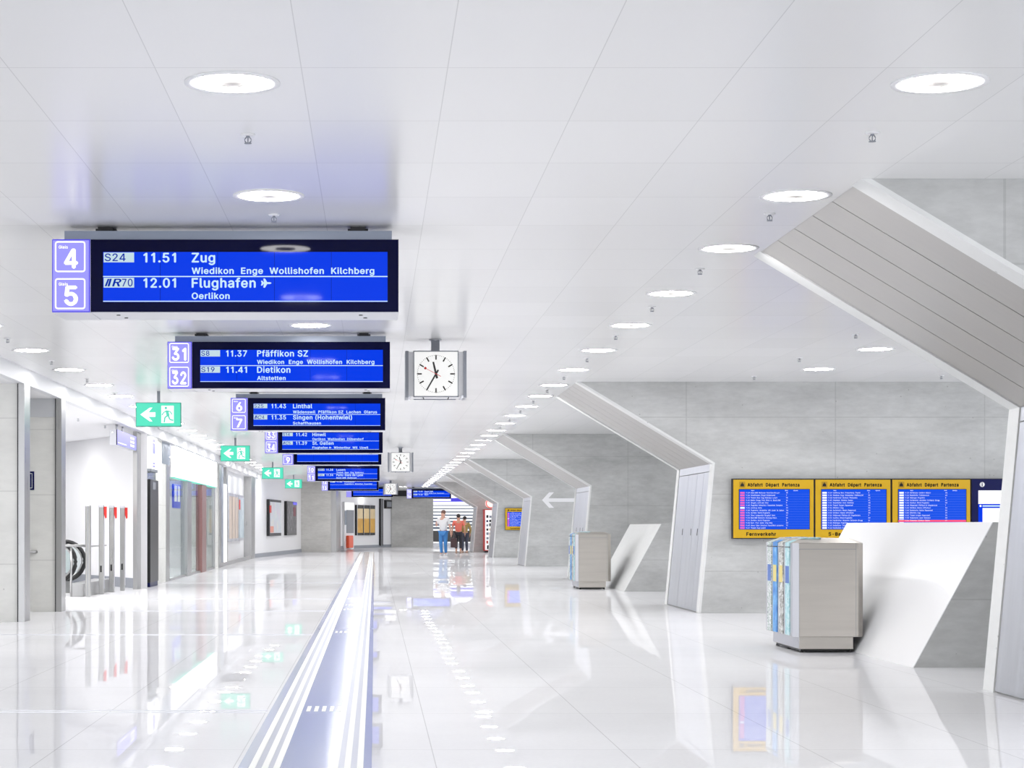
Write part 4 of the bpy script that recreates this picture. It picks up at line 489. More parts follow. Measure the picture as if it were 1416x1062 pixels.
def glyph(ch):
    if ch not in _glyph_cache:
        if ch == '\u2708':      # aeroplane pictogram
            v = [(0, -11), (0, 11), (20, 11), (20, -11), (10, -10), (10, 10), (170, 13), (200, 0), (170, -13),
                 (55, 0), (115, 0), (60, 95), (37, 95), (55, 0), (115, 0), (60, -95), (37, -95),
                 (7, 0), (37, 0), (5, 47), (-15, 47), (7, 0), (37, 0), (5, -47), (-15, -47)]
            v = [(x + 20, y + 95) for x, y in v]
            _glyph_cache[ch] = (240, v, [(0, 1, 2, 3), (4, 5, 6, 7, 8), (9, 10, 11, 12), (13, 14, 15, 16), (17, 18, 19, 20), (21, 22, 23, 24)])
        elif ch not in GLYPH:
            _glyph_cache[ch] = (75, [], [])
        else:
            adv, vv, q = GLYPH[ch]
            v = list(zip(vv[0::2], vv[1::2]))
            _glyph_cache[ch] = (adv, v, [tuple(q[i:i + 3]) for i in range(0, len(q), 3)])
    return _glyph_cache[ch]


def text_polys(body, bold=0.0):
    """letters with cap height 1; bold letters are doubled outwards by a stroke"""
    v, f, x = [], [], 0.0
    shifts = [(0, 0)] if bold <= 0 else [(-bold, 0), (bold, 0), (0, bold * 0.8), (0, -bold * 0.8)]
    for ch in body:
        adv, gv, gf = glyph(ch)
        for dx, dy in shifts:
            o = len(v)
            v += [(x / 200 + p[0] / 200 + dx, p[1] / 200 + dy) for p in gv]
            f += [tuple(i + o for i in q) for q in gf]
        x += adv + 400 * bold * 0.8
    return v, f


class MB:
    def __init__(self):
        self.v, self.f, self.s = [], [], []

    def add(self, vs_, fs, smooth=False):
        o = len(self.v)
        self.v += [tuple(p) for p in vs_]
        self.f += [tuple(i + o for i in q) for q in fs]
        self.s += [smooth] * len(fs)
        return self

    def box(self, x0, x1, y0, y1, z0, z1):
        return self.add([(x0, y0, z0), (x1, y0, z0), (x1, y1, z0), (x0, y1, z0), (x0, y0, z1), (x1, y0, z1), (x1, y1, z1), (x0, y1, z1)],
                        [(0, 3, 2, 1), (4, 5, 6, 7), (0, 1, 5, 4), (1, 2, 6, 5), (2, 3, 7, 6), (3, 0, 4, 7)])

    def hexa(self, p):                       # eight corners: bottom four, top four
        return self.add(p, [(0, 3, 2, 1), (4, 5, 6, 7), (0, 1, 5, 4), (1, 2, 6, 5), (2, 3, 7, 6), (3, 0, 4, 7)])

    def prism(self, poly, a0, a1, axis='y'):
        n = len(poly)
        def pt(p, a):
            return {'y': (p[0], a, p[1]), 'x': (a, p[0], p[1]), 'z': (p[0], p[1], a)}[axis]
        vv = [pt(p, a0) for p in poly] + [pt(p, a1) for p in poly]
        ff = [tuple(range(n)), tuple(range(2 * n - 1, n - 1, -1))]
        ff += [(i, (i + 1) % n, n + (i + 1) % n, n + i) for i in range(n)]
        return self.add(vv, ff)

    def tube(self, pts, r, n=10, closed=False):
        P = [Vector(p) for p in pts]
        k = len(P)
        rings = []
        up = Vector((0, 0, 1))
        for i in range(k):
            a = P[i - 1] if (i > 0 or closed) else P[i]
            b = P[(i + 1) % k] if (i < k - 1 or closed) else P[i]
            t = (b - a).normalized()
            u = t.cross(up)
            if u.length < 1e-4: u = t.cross(Vector((0, 1, 0)))
            u.normalize()
            wv = t.cross(u)
            rings.append([P[i] + (u * math.cos(2 * math.pi * j / n) + wv * math.sin(2 * math.pi * j / n)) * r for j in range(n)])
        vv = [p for ring in rings for p in ring]
        ff = []
        for i in range(k if closed else k - 1):
            i2 = (i + 1) % k
            for j in range(n):
                ff.append((i * n + j, i * n + (j + 1) % n, i2 * n + (j + 1) % n, i2 * n + j))
        self.add(vv, ff, True)
        if not closed:
            self.add(rings[0], [tuple(range(n - 1, -1, -1))])
            self.add(rings[-1], [tuple(range(n))])
        return self

    def lathe(self, prof, c=(0, 0, 0), n=24, axis='z'):
        k = len(prof)
        vv, ff = [], []
        for j in range(n):
            a = 2 * math.pi * j / n
            for r, h in prof:
                q = (r * math.cos(a), r * math.sin(a), h)
                if axis == 'y': q = (q[0], q[2], q[1])
                vv.append((q[0] + c[0], q[1] + c[1], q[2] + c[2]))
        for j in range(n):
            j2 = (j + 1) % n
            for i in range(k - 1):
                ff.append((j * k + i, j2 * k + i, j2 * k + i + 1, j * k + i + 1))
        self.add(vv, ff, True)
        return self

    def ellipsoid(self, c, r, nu=16, nv=10):
        vv, ff = [], []
        for i in range(nv + 1):
            th = math.pi * i / nv
            for j in range(nu):
                ph = 2 * math.pi * j / nu
                vv.append((c[0] + r[0] * math.sin(th) * math.cos(ph), c[1] + r[1] * math.sin(th) * math.sin(ph), c[2] + r[2] * math.cos(th)))
        for i in range(nv):
            for j in range(nu):
                ff.append((i * nu + j, i * nu + (j + 1) % nu, (i + 1) * nu + (j + 1) % nu, (i + 1) * nu + j))
        return self.add(vv, ff, True)

    def text(self, body, x, y, z, cap, width=None, xs=1.0, bold=0.0, face='front', slant=0.0):
        """letters standing in a vertical plane, cap height in metres; front faces -y, hall faces +x"""
        v, f = text_polys(body, bold)
        if not v: return self
        k = cap
        x0 = min(p[0] for p in v); x1 = max(p[0] for p in v)
        sx = (width / (x1 - x0)) if width else (xs if xs < 0.5 else k * xs)
        if face == 'front':
            vv = [(x + (p[0] - x0) * sx + slant * p[1] * k, y, z + p[1] * k) for p in v]
        else:
            vv = [(x, y + (p[0] - x0) * sx, z + p[1] * k) for p in v]
        return self.add(vv, f)

    def build(self, name, mat, parent=None, loc=(0, 0, 0), bevel=0.0, segs=2, label=None, flat=False):
        me = bpy.data.meshes.new(name)
        bm = bmesh.new()
        bv = [bm.verts.new(p) for p in self.v]
        for q, s in zip(self.f, self.s):
            try:
                fc = bm.faces.new([bv[i] for i in q])
                fc.smooth = s
            except ValueError:
                pass
        if not flat:
            bmesh.ops.remove_doubles(bm, verts=bm.verts, dist=1e-6)
            bmesh.ops.recalc_face_normals(bm, faces=bm.faces)
        bm.to_mesh(me)
        bm.free()
        me.materials.append(M[mat] if isinstance(mat, str) else mat)
        o = bpy.data.objects.new(name, me)
        C.objects.link(o)
        o.location = loc
        if parent: o.parent = parent
        if bevel:
            b = o.modifiers.new('bevel', 'BEVEL')
            b.width = bevel
            b.segments = segs
            b.limit_method = 'ANGLE'
        if label: o['label'] = label
        return o


def tag(o, label, cat, group=None, kind=None):
    o['label'] = label
    o['category'] = cat
    if group: o['group'] = group
    if kind: o['kind'] = kind
    return o


def thing(name, label, cat, loc=(0, 0, 0), rz=0.0, group=None, kind=None):
    o = bpy.data.objects.new(name, None)
    o.empty_display_size = 0.2
    C.objects.link(o)
    o.location = loc
    o.rotation_euler = (0, 0, rz)
    return tag(o, label, cat, group, kind)


def struct(name, mb, mat, label, cat, **kw):
    return tag(mb.build(name, mat, **kw), label, cat, None, 'structure')


def dup(root, loc, label, group=None):
    r = root.copy()
    C.objects.link(r)
    r.location = loc
    r['label'] = label
    if group: r['group'] = group
    for ch in list(root.children):
        c = ch.copy()
        C.objects.link(c)
        c.parent = r
        for g in list(ch.children):
            d = g.copy()
            C.objects.link(d)
            d.parent = c
    return r


ORD = ['', 'first', 'second', 'third', 'fourth', 'fifth', 'sixth', 'seventh', 'eighth', 'ninth', 'tenth', 'eleventh', 'twelfth',
       'thirteenth', 'fourteenth', 'fifteenth', 'sixteenth', 'seventeenth', 'eighteenth', 'nineteenth', 'twentieth']
_T = {20: 'twenty', 30: 'thirty', 40: 'forty'}
def ordinal(n):
    if n <= 20: return ORD[n]
    t, u = n // 10 * 10, n % 10
    return _T[t] + '-' + ORD[u] if u else {30: 'thirtieth', 40: 'fortieth'}[t]


# ------------------------------------------------------------------ the hall
END = 114.5
struct('floor', MB().box(-14, 14, -8, 128, -0.2, 0), 'floor', 'polished white stone floor of the whole concourse', 'floor')
struct('ceiling', MB().box(-4.65, 14, -8, 128, CEIL, CEIL + 0.15), 'ceiling', 'glossy white panelled ceiling over the whole concourse', 'ceiling')
cv = MB()
cv.box(-4.65, -4.55, -8, 77, LOW, CEIL)
struct('trim_1', cv, 'fascia', 'white ceiling edge above the left-hand piers and shops', 'ceiling trim')
struct('ceiling_left', MB().box(-14, -4.65, -8, 92, LOW, LOW + 0.15), 'white', 'lower white ceiling over the escalator bay on the left', 'ceiling')

# expansion joints crossing the floor left of the tactile strip
for i, (d, wd) in enumerate(((13.05, 0.05), (22.3, 0.05), (28.5, 0.06), (33.2, 0.06), (42.4, 0.08))):
    m_ = MB()
    m_.box(-13, -0.72, d, d + wd, 0, 0.002)
    m_.box(-13, -0.72, d + wd * 2.6, d + wd * 3.6, 0, 0.002)
    struct('trim_%d' % (i + 2), m_, 'alu',
           ('%s metal joint across the floor left of the tactile strip, counted from the front' % ordinal(i + 1)), 'floor joint')

# ------------------------------------------------------------------ concrete fins on the right
CE, KN, FT = Vector((2.94, CEIL)), Vector((4.86, 2.15)), Vector((4.66, 0.0))
u1 = (KN - CE).normalized(); n1 = Vector((u1.y, -u1.x))
if n1.x > 0: n1 = -n1
u2 = (FT - KN).normalized(); n2 = Vector((u2.y, -u2.x))
if n2.x > 0: n2 = -n2


def knee(t):
    nn = (n1 + n2).normalized()
    return KN + nn * (t / nn.dot(n1))


FIN_T = 3.3
FINS = [11.56, 27.88, 43.7, 60.2, 76.6, 92.0]
FIN_NAMES = ['nearest slanted concrete pier on the right, its steel underside cut by the frame',
             'second slanted concrete pier on the right, carrying the yellow departure monitors',
             'third slanted concrete pier on the right, behind the smaller newspaper box',
             'fourth slanted concrete pier on the right, with the white arrow on its face',
             'fifth slanted concrete pier on the right, carrying the single far yellow monitor',
             'sixth and farthest slanted concrete pier on the right, behind the round red sign']


def strip(a, b, na, nb, t0, t1, y0, y1):
    """a thin slab following an edge a-b in the xz plane, between heights t0 and t1 over the concrete"""
    pa0, pb0, pa1, pb1 = a + na * t0, b + nb * t0, a + na * t1, b + nb * t1
    return MB().prism([tuple(pa0), tuple(pb0), tuple(pb1), tuple(pa1)], y0, y1)


for i, df in enumerate(FINS):
    db = df + FIN_T
    r = thing('concrete_pier', FIN_NAMES[i], 'pier', (CE.x, df, 0), kind='structure')
    off = Vector((-CE.x, -df, 0))
    core = MB().prism([tuple(CE), tuple(KN), tuple(FT), (13.5, 0), (13.5, CEIL)], df, db)
    core.build('concrete_body', 'concrete', r, off)
    # white edge strips along both arrises
    T = 0.03
    for y0, y1 in ((df - 0.002, df + 0.24), (db - 0.24, db + 0.002)):
        e = MB()
        k0, k1 = KN, knee(T)
        top1 = CE + n1 * T; top1 = top1 + u1 * ((CEIL - top1.y) / u1.y)
        ft1 = FT + n2 * T; ft1 = ft1 + u2 * ((0.0 - ft1.y) / u2.y)
        e.prism([tuple(CE), tuple(k0), tuple(FT), tuple(ft1), tuple(k1), tuple(top1)], y0, y1)
        e.build('edge_strip', 'edge_white', r, off)
    ys = [df + 0.25 + j * (FIN_T - 0.5) / 5 for j in range(6)]
    t = 0.022
    g = 0.006
    for j in range(5):
        a0 = CE + n1 * 0.002; a0 = a0 + u1 * ((CEIL - 0.001 - a0.y) / u1.y)
        a1 = CE + n1 * t; a1 = a1 + u1 * ((CEIL - 0.001 - a1.y) / u1.y)
        b = KN - u1 * 0.012
        MB().prism([tuple(a0), tuple(b + n1 * 0.002), tuple(b + n1 * t), tuple(a1)], ys[j] + g, ys[j + 1] - g).build('soffit_panel', 'panel_steel', r, off)
    lo = [df + 0.25, df + 0.72, df + 1.3, df + 2.1, df + FIN_T - 0.25]
    a = KN + u2 * 0.012; b = KN + u2 * 0.12
    strip(a, b, n2, n2, 0.002, t, lo[0] + g, lo[-1] - g).build('knee_panel', 'leg_steel', r, off)
    for j in range(4):
        a = KN + u2 * 0.13; b = FT - u2 * 0.012
        p = strip(a, b, n2, n2, 0.002, t, lo[j] + g, lo[j + 1] - g).build('leg_panel', 'leg_steel', r, off)
        if j > 0 and i < 3:
            q = KN + u2 * 0.95 + n2 * t; q2 = KN + u2 * 1.05 + n2 * t
            strip(q, q2, n2, n2, 0, 0.004, lo[j] + 0.10, lo[j] + 0.125).build('pull_slot', 'dark', p, off)
            p.children[0].location = (0, 0, 0)
    if i == 3:   # painted arrow pointing left
        ar = MB()
        y_ = df - 0.003
        xa, zc = X(749.5, df), Z(691.5, df)
        tw = 0.055
        ar.box(xa + 0.06, X(800, df), y_, df, zc - tw, zc + tw)
        for sgn in (1, -1):
            ar.prism([(xa, zc), (xa + 0.15, zc), (xa + 0.37, zc + sgn * 0.24), (xa + 0.22, zc + sgn * 0.24)], y_ - 0.0005 * sgn, df)
        ar.build('painted_arrow', 'white', r, off, label='white arrow pointing left')

# leaning parapet walls of the stairs between the piers
for (y0, y1, lab) in ((17.2, 22.5, 'leaning concrete stair parapet, face coloured as if lit, behind the large newspaper box'),
                      (37.1, 41.6, 'leaning concrete stair parapet, face coloured as if lit, behind the smaller newspaper box')):
    r = thing('stair_parapet', lab, 'parapet', (4.73, y0, 0), kind='structure')
    off = Vector((-4.73, -y0, 0))
    MB().prism([(4.75, 0), (5.45, 1.28), (11, 1.28), (11, 0)], y0, y1).build('concrete_core', 'concrete', r, off)
    MB().prism([(4.75, 0), (4.742, 0), (5.443, 1.283), (5.6, 1.283), (5.45, 1.28)], y0 - 0.001, y1).build('leaning_face', 'slab_lit_tone' if y0 < 30 else 'edge_white', r, off)  # sloped concrete face, coloured lighter than the core to show light from above

# ------------------------------------------------------------------ left-hand piers, bay, shop fronts
def pier(nm, y0, y1, yp, lab):
    r = thing('concrete_pier', lab, 'pier', (-4.63, y0, 0), kind='structure')
    off = Vector((4.63, -y0, 0))
    MB().box(-10, -4.63, y0, y1, 0, LOW).build('concrete_body', 'concrete_left', r, off)
    MB().box(-4.63, -4.55, y0 - 0.03, yp, 0, LOW).build('corner_post', 'steel', r, off)
    MB().box(-4.642, -4.630, y0 - 0.034, y0, 0, LOW).build('shadow_gap', 'dark', r, off)


pier('a', 25.4, 25.8, 25.78, 'concrete pier with steel corner at the left edge of the picture')
pier('b', 28.4, 28.8, 28.75, 'concrete pier with steel corner just left of the escalator')
MB().box(-5.25, -4.645, 28.385, 28.4, 2.83, LOW).build('head_panel', 'offwhite', bpy.data.objects['concrete_pier.007'], (4.63, -28.4, 0))
sg = thing('wall_sign', 'small dark blue wall sign with white outline on the second left pier', 'sign', (-5.08, 28.4, 1.9))
MB().box(-0.13, 0.13, -0.02, 0, -0.13, 0.14).build('sign_plate', 'navy', sg)
ol = MB()
for a in (MB().box(-0.105, 0.105, -0.023, -0.02, 0.105, 0.112), MB().box(-0.105, 0.105, -0.023, -0.02, -0.105, -0.098), MB().box(0.098, 0.105, -0.023, -0.02, -0.105, 0.112)):
    ol.add(a.v, a.f)
ol.build('outline', 'white', sg)
hr = thing('wall_handrail', 'short steel handrail end on the second left pier', 'handrail', (-5.3, 28.4, 0.87))
MB().tube([(-0.6, -0.07, 0), (0.3, -0.07, 0), (0.36, -0.05, 0), (0.38, 0, 0)], 0.022, 10).build('rail', 'steel', hr)
MB().tube([(0.1, -0.07, -0.01), (0.1, -0.02, -0.07), (0.1, 0, -0.07)], 0.012, 8).build('bracket', 'steel', hr)

# escalator bay: white back wall running away to the left
bw = MB()
p0, p1 = Vector((-4.72, 38.9)), Vector((-9.5, 49.0))
nrm = Vector((p1.y - p0.y, -(p1.x - p0.x))).normalized() * 0.2
bw.hexa([(p0.x, p0.y, 0), (p1.x, p1.y, 0), (p1.x + nrm.x, p1.y + nrm.y, 0), (p0.x + nrm.x, p0.y + nrm.y, 0),
         (p0.x, p0.y, LOW), (p1.x, p1.y, LOW), (p1.x + nrm.x, p1.y + nrm.y, LOW), (p0.x + nrm.x, p0.y + nrm.y, LOW)])
struct('wall_bay', bw, 'wallwhite', 'white back wall of the escalator bay on the left', 'wall')
bb = MB()
q = nrm.normalized() * -0.02
bb.hexa([(p0.x + q.x, p0.y + q.y, 0), (p1.x + q.x, p1.y + q.y, 0), (p1.x, p1.y, 0), (p0.x, p0.y, 0),
         (p0.x + q.x, p0.y + q.y, 0.2), (p1.x + q.x, p1.y + q.y, 0.2), (p1.x, p1.y, 0.2), (p0.x, p0.y, 0.2)])
struct('baseboard_bay', bb, 'grey', 'grey baseboard along the white escalator bay wall', 'baseboard')
struct('wall_far_left', MB().box(-14, -13.8, 20, 92, 0, LOW), 'offwhite', 'outer wall left of the escalator bay, hidden by the pier', 'wall')

# escalator: two balustrades 1.05 m apart running to the left
es = thing('escalator', 'escalator end with round black handrails behind the guard rail', 'escalator', (-5.75, 35.2, 0))
for k, yy in enumerate((0.0, 1.1)):
    r_, zc = 0.36, 0.60
    prof = [(-3.2, zc + r_)] + [(r_ * math.cos(a), zc + r_ * math.sin(a)) for a in [math.pi / 2 - math.pi * j / 16 for j in range(17)]] + [(-3.2, zc - r_)]
    MB().tube([(p[0], yy, p[1]) for p in prof], 0.036, 10).build('handrail', 'rubber', es)
    MB().tube([(p[0] if p[0] < -1 else p[0] * 0.86, yy, zc + (p[1] - zc) * 0.86) for p in prof], 0.018, 8).build('handrail_guide', 'steel', es)
    gl = [(p[0] if p[0] < -1 else p[0] * 0.8, zc + (p[1] - zc) * 0.8) for p in prof]
    MB().prism(gl, yy - 0.006, yy + 0.006).build('glass_panel', 'glass', es)
    MB().box(-3.2, 0.1, yy - 0.05, yy + 0.05, 0, 0.22).build('skirt', 'steel', es)
st_ = MB()
for j in range(8):
    st_.box(-0.5 - 0.35 * j, -0.16 - 0.35 * j, 0.06, 1.04, 0.0, 0.02 + 0.0 * j)
st_.build('steps', 'grey', es)

gr = thing('guard_rail', 'low steel guard rail and curb in front of the escalator', 'guard rail', (-5.33, 34.4, 0))
MB().tube([(-1.2, 0.02, 0.9), (0.225, 0.0, 0.9)], 0.024, 10).build('top_rail', 'steel', gr)
for px_ in (-0.7, -0.02):
    MB().tube([(px_, 0.02, 0), (px_, 0.02, 0.88)], 0.018, 10).build('baluster', 'steel', gr)
MB().hexa([(-0.0, -0.03, 0), (0.21, 0.04, 0), (0.27, 3.0, 0), (-0.05, 3.0, 0), (0.0, -0.03, 0.24), (0.21, 0.04, 0.24), (0.27, 3.0, 0.24), (-0.05, 3.0, 0.24)]).build('curb', 'steel', gr, bevel=0.01)
MB().tube([(0.2, 0.1, 0.88), (0.24, 1.2, 0.88), (0.27, 2.4, 0.88)], 0.014, 8).build('mid_rail', 'steel', gr)
posts = [(-5.04, 34.36, 'plain tall steel post at the near end of the escalator guard rail'),
         (-5.0, 35.75, 'steel post with red flag, nearest of three behind the plain post'),
         (-4.96, 36.85, 'steel post with red flag, middle of three behind the plain post'),
         (-4.86, 37.65, 'steel post with red flag, farthest of three, nearest the bay wall')]
for k, (px_, py_, lab) in enumerate(posts):
    t = thing('gate_post', lab, 'post', (px_, py_, 0), group='posts at the escalator')
    MB().box(-0.045, 0.045, -0.045, 0.045, 0, 1.61).build('shaft', 'steel', t, bevel=0.012)
    if k == 0:
        MB().box(-0.006, 0.006, -0.048, -0.045, 0.02, 1.6).build('groove', 'grey', t)
    else:
        MB().box(-0.047, 0.047, -0.055, 0.055, 1.585, 1.63).build('cap', 'alu', t, bevel=0.008)
        MB().prism([(0.047, 1.60), (0.095, 1.60), (0.095, 1.40), (0.072, 1.38), (0.047, 1.46)], -0.02, 0.02).build('flag', 'red', t)
        MB().box(0.045, 0.052, -0.03, 0.03, 0.1, 1.4).build('light_strip', 'alu', t)
        MB().box(-0.02, 0.012, -0.049, -0.045, 0.40, 0.52).build('sensor_slot', 'black', t)

# hanging blue direction sign, edge towards us
hs = thing('direction_sign', 'blue hanging sign seen edge-on in front of the escalator bay', 'sign', (-4.67, 35.3, LOW))
zt, zb = Z(594, 35.3) - LOW, Z(615, 35.3) - LOW
MB().box(-0.12, 0.0, 0, 2.9, zb, zt).build('housing', 'alu', hs)
MB().box(0.0, 0.012, 0.03, 2.87, zb + 0.012, zt).build('face', 'violet', hs)
MB().box(0.0, 0.014, 0.0, 0.03, zb, zt).build('trim_edge', 'navy', hs)
tx = MB()
tx.box(0.012, 0.016, 0.12, 1.35, zb + 0.04, zb + 0.055)
for j in range(3):
    tx.box(0.012, 0.016, 1.95, 2.12, zb + 0.05 + j * 0.07, zb + 0.09 + j * 0.07)
    tx.box(0.012, 0.016, 2.2, 2.5, zb + 0.05 + j * 0.07, zb + 0.09 + j * 0.07)
tx.build('lettering', 'glow', hs)
MB().lathe([(0.0, -0.005), (0.014, -0.005), (0.014, 0.0)], (-0.07, 0, zt - 0.05), 12, 'y').build('end_light', 'glow', hs)
for yy in (0.45, 1.25):
    MB().tube([(-0.05, yy, 0), (-0.05, yy, zt)], 0.02, 10).build('rod', 'alu', hs)

# lift column between bay and shop
XL = -4.66
r = thing('glass_pier', 'steel and glass pier with a black panel right of the escalator bay', 'pier', (XL, 38.3, 0), kind='structure')
off = Vector((-XL, -38.3, 0))
MB().box(-4.74, XL, 38.3, 39.2, 0, LOW).build('steel_jamb', 'steel', r, off)
MB().box(-5.0, -4.96, 39.8, 41.6, 0, LOW).build('back_panel', 'offwhite', r, off)
MB().box(XL - 0.03, XL - 0.01, 39.2, 41.6, 0, LOW).build('glass_pane', 'glass', r, off)
MB().box(-5.6, XL, 41.6, 43.6, 0, LOW).build('concrete_body', 'concrete_left', r, off)
MB().box(-5.3, XL + 0.01, 43.6, 44.3, 0, LOW).build('steel_post', 'steel', r, off)
MB().box(XL - 0.005, XL + 0.012, 42.8, 44.3, 2.62, LOW).build('head_panel', 'greyblue', r, off)
t = thing('ticket_column', 'tall black panel standing at the glass pier', 'panel', (XL + 0.06, 40.45, 0))
MB().box(-0.06, 0.04, -0.75, 0.75, 0.09, 2.2).build('body', 'black', t, bevel=0.01)
MB().box(-0.04, 0.03, -0.7, 0.7, 0, 0.09).build('foot', 'navy', t)
MB().box(0.04, 0.044, -0.3, 0.2, 2.0, 2.15).build('reader', 'grey', t)
t = thing('lift_sign', 'white vertical lit sign with blue marks above the black panel', 'sign', (XL + 0.02, 40.55, 2.36))
MB().box(-0.01, 0.06, -0.6, 0.6, 0.06, 0.72).build('light_panel', 'light_box', t)
MB().box(-0.01, 0.07, -0.62, 0.62, 0.0, 0.06).build('lower_rail', 'grey', t)
mk = MB()
for (za, zb_) in ((0.62, 0.68), (0.38, 0.6), (0.1, 0.14), (0.16, 0.2)):
    mk.box(0.06, 0.063, -0.25, 0.2, za, zb_)
mk.build('blue_marks', 'violet', t)

# shop front with lit band
r = thing('shop_front', 'glazed shop front under a white lit band on the left', 'shop front', (XL, 44.6, 0), kind='structure')
off = Vector((-XL, -44.6, 0))
MB().box(XL - 0.03, XL - 0.01, 44.4, 56.8, 0.02, 2.37).build('glass_pane', 'glass', r, off)
MB().box(XL - 0.06, XL + 0.01, 44.4, 56.8, 0.0, 0.05).build('sill', 'steel', r, off)
MB().box(XL - 0.12, XL + 0.05, 48.1, 49.2, 0, 2.37).build('mullion', 'steel', r, off)
MB().box(XL - 0.12, XL + 0.05, 52.2, 53.5, 0, 2.37).build('mullion', 'brown_metal', r, off, label='brown mullion')
MB().box(XL - 0.05, XL + 0.02, 56.5, 56.8, 0, LOW).build('mullion', 'steel', r, off)
MB().box(-9, -8.9, 44.4, 58, 0, LOW).build('back_wall', 'offwhite', r, off)
MB().box(-9, -5.0, 44.3, 44.4, 0, LOW).build('side_wall', 'offwhite', r, off)
MB().box(-9, -5.2, 57.2, 57.3, 0, LOW).build('side_wall', 'wallwhite', r, off)
t = thing('shop_sign', 'long white lit sign band above the shop glass on the left', 'sign', (XL, 44.9, 2.37))
MB().box(-0.02, 0.07, 0, 11.9, 0.0, 0.72).build('light_panel', 'light_box', t)
MB().box(-0.02, 0.06, 0, 11.9, -0.02, 0.0).build('lower_edge', 'green_dim', t)
MB().box(-0.02, 0.09, 0, 11.9, 0.72, 0.75).build('upper_edge', 'greyblue', t)
mk = MB()
for (a, b_, za, zb_) in ((4.3, 4.7, 0.30, 0.5), (4.85, 5.1, 0.30, 0.42), (4.85, 5.1, 0.45, 0.5), (5.2, 5.5, 0.33, 0.36), (7.6, 8.4, 0.22, 0.27), (7.8, 8.3, 0.3, 0.4), (7.9, 8.2, 0.43, 0.5), (8.5, 8.9, 0.2, 0.24)):
    mk.box(0.07, 0.074, a, b_, za, zb_)
mk.build('faint_lettering', 'faint', t)
for k, (ya, n_) in enumerate(((45.2, 3), (50.2, 3))):
    t = thing('shop_monitor', ('blue lit monitor row behind the shop glass, ' + ('left of the steel mullion' if k == 0 else 'between the two mullions')), 'monitor', (XL - 0.5, ya, 2.33))
    MB().box(-0.05, 0.0, 0, 2.6, -0.62, 0).build('screen', 'screen', t)
    for j in range(n_):
        MB().box(0.0, 0.01, 0.15 + j * 0.85, 0.65 + j * 0.85, -0.45, -0.04).build('white_column', 'glow', t)
for k, (ya, yb, zc_, mt, lab) in enumerate(((50.6, 51.6, 1.95, 'print_tan', 'tan display rack behind the shop glass, between the mullions'),
                                         (54.1, 54.9, 1.75, 'dark', 'black display rack behind the shop glass, right of the brown mullion'),
                                         (46.0, 47.6, 1.85, 'print_bluegrey', 'blue grey display cabinet behind the shop glass, left of the steel mullion'))):
    t = thing('display_rack', lab, 'rack', (XL - 1.2, ya, 0))
    MB().box(-0.5, 0.0, 0, yb - ya, 0.75, zc_).build('rack_body', mt, t, bevel=0.02)
    MB().box(-0.45, -0.05, 0.05, yb - ya - 0.05, 0.0, 0.75).build('plinth', 'offwhite', t)
    MB().box(-0.5, 0.02, -0.02, yb - ya + 0.02, zc_, zc_ + 0.05).build('top_shelf', 'steel', t)

r = thing('steel_pier', 'pale pier with steel edges between the shop and the poster window', 'pier', (XL, 56.8, 0), kind='structure')
off = Vector((-XL, -56.8, 0))
MB().box(-5.6, XL, 56.8, 58.2, 0, LOW).build('body', 'concrete_left', r, off)
MB().box(-5.6, XL + 0.03, 58.2, 59.0, 0, LOW).build('steel_post', 'steel', r, off)

t = thing('ceiling_vent', 'dark slotted vent in the ceiling beyond the shop, by the second exit sign', 'vent', (-4.2, 57.2, CEIL))
MB().box(-0.33, 0.33, 0, 2.6, -0.03, 0).build('vent_frame', 'dark', t)
for j in range(4):
    MB().box(-0.3 + j * 0.16, -0.2 + j * 0.16, 0.1, 2.5, -0.036, -0.03).build('slat', 'grey', t)

# poster window
r = thing('window_1', 'glazed poster window with steel frame on the left', 'window', (XL, 59, 0), kind='structure')
off = Vector((-XL, -59, 0))
MB().box(XL - 0.32, XL - 0.25, 59, 73.4, 0, LOW).build('back_panel', 'wallwhite', r, off)
MB().box(XL - 0.06, XL + 0.02, 59.0, 73.4, 0, 0.12).build('sill', 'steel', r, off)
MB().box(XL - 0.3, XL, 60.6, 61.6, 0.1, 2.55).build('white_tube', 'light_box', r, off, label='white lit vertical tube')
MB().box(XL - 0.3, XL - 0.02, 59.2, 60.4, 0, LOW).build('frame_post', 'greyblue', r, off)
MB().box(XL - 0.3, XL - 0.02, 61.7, 62.2, 0, LOW).build('frame_post', 'steel', r, off)
MB().box(XL - 0.3, XL + 0.03, 73.4, 75.6, 0, LOW).build('frame_post', 'steel', r, off)
za, zb_ = 0.72, 2.33
specs = [(64.0, 65.3, 'print_tan', 'tan poster at the near end of the poster window'), (65.45, 66.75, 'print_tan', 'tan poster second from the near end of the poster window'),
         (66.9, 68.2, 'print_tan', 'tan poster third from the near end of the poster window'), (68.6, 71.2, 'print_bluegrey', 'blue grey poster at the far end of the poster window')]
for k, (ya, yb, mt, lab) in enumerate(specs):
    t = thing('poster', lab, 'poster', (XL - 0.25, ya, za), group='posters in the poster window')
    MB().box(0.0, 0.14, 0, yb - ya, 0, zb_ - za).build('frame', 'alu', t)
    MB().box(0.14, 0.15, 0.06, yb - ya - 0.06, 0.1, zb_ - za - 0.1).build('print', mt, t)
    if k == 3:
        MB().box(0.15, 0.16, 0.0, 0.5, 1.1, 1.45).build('red_tab', 'red', t)

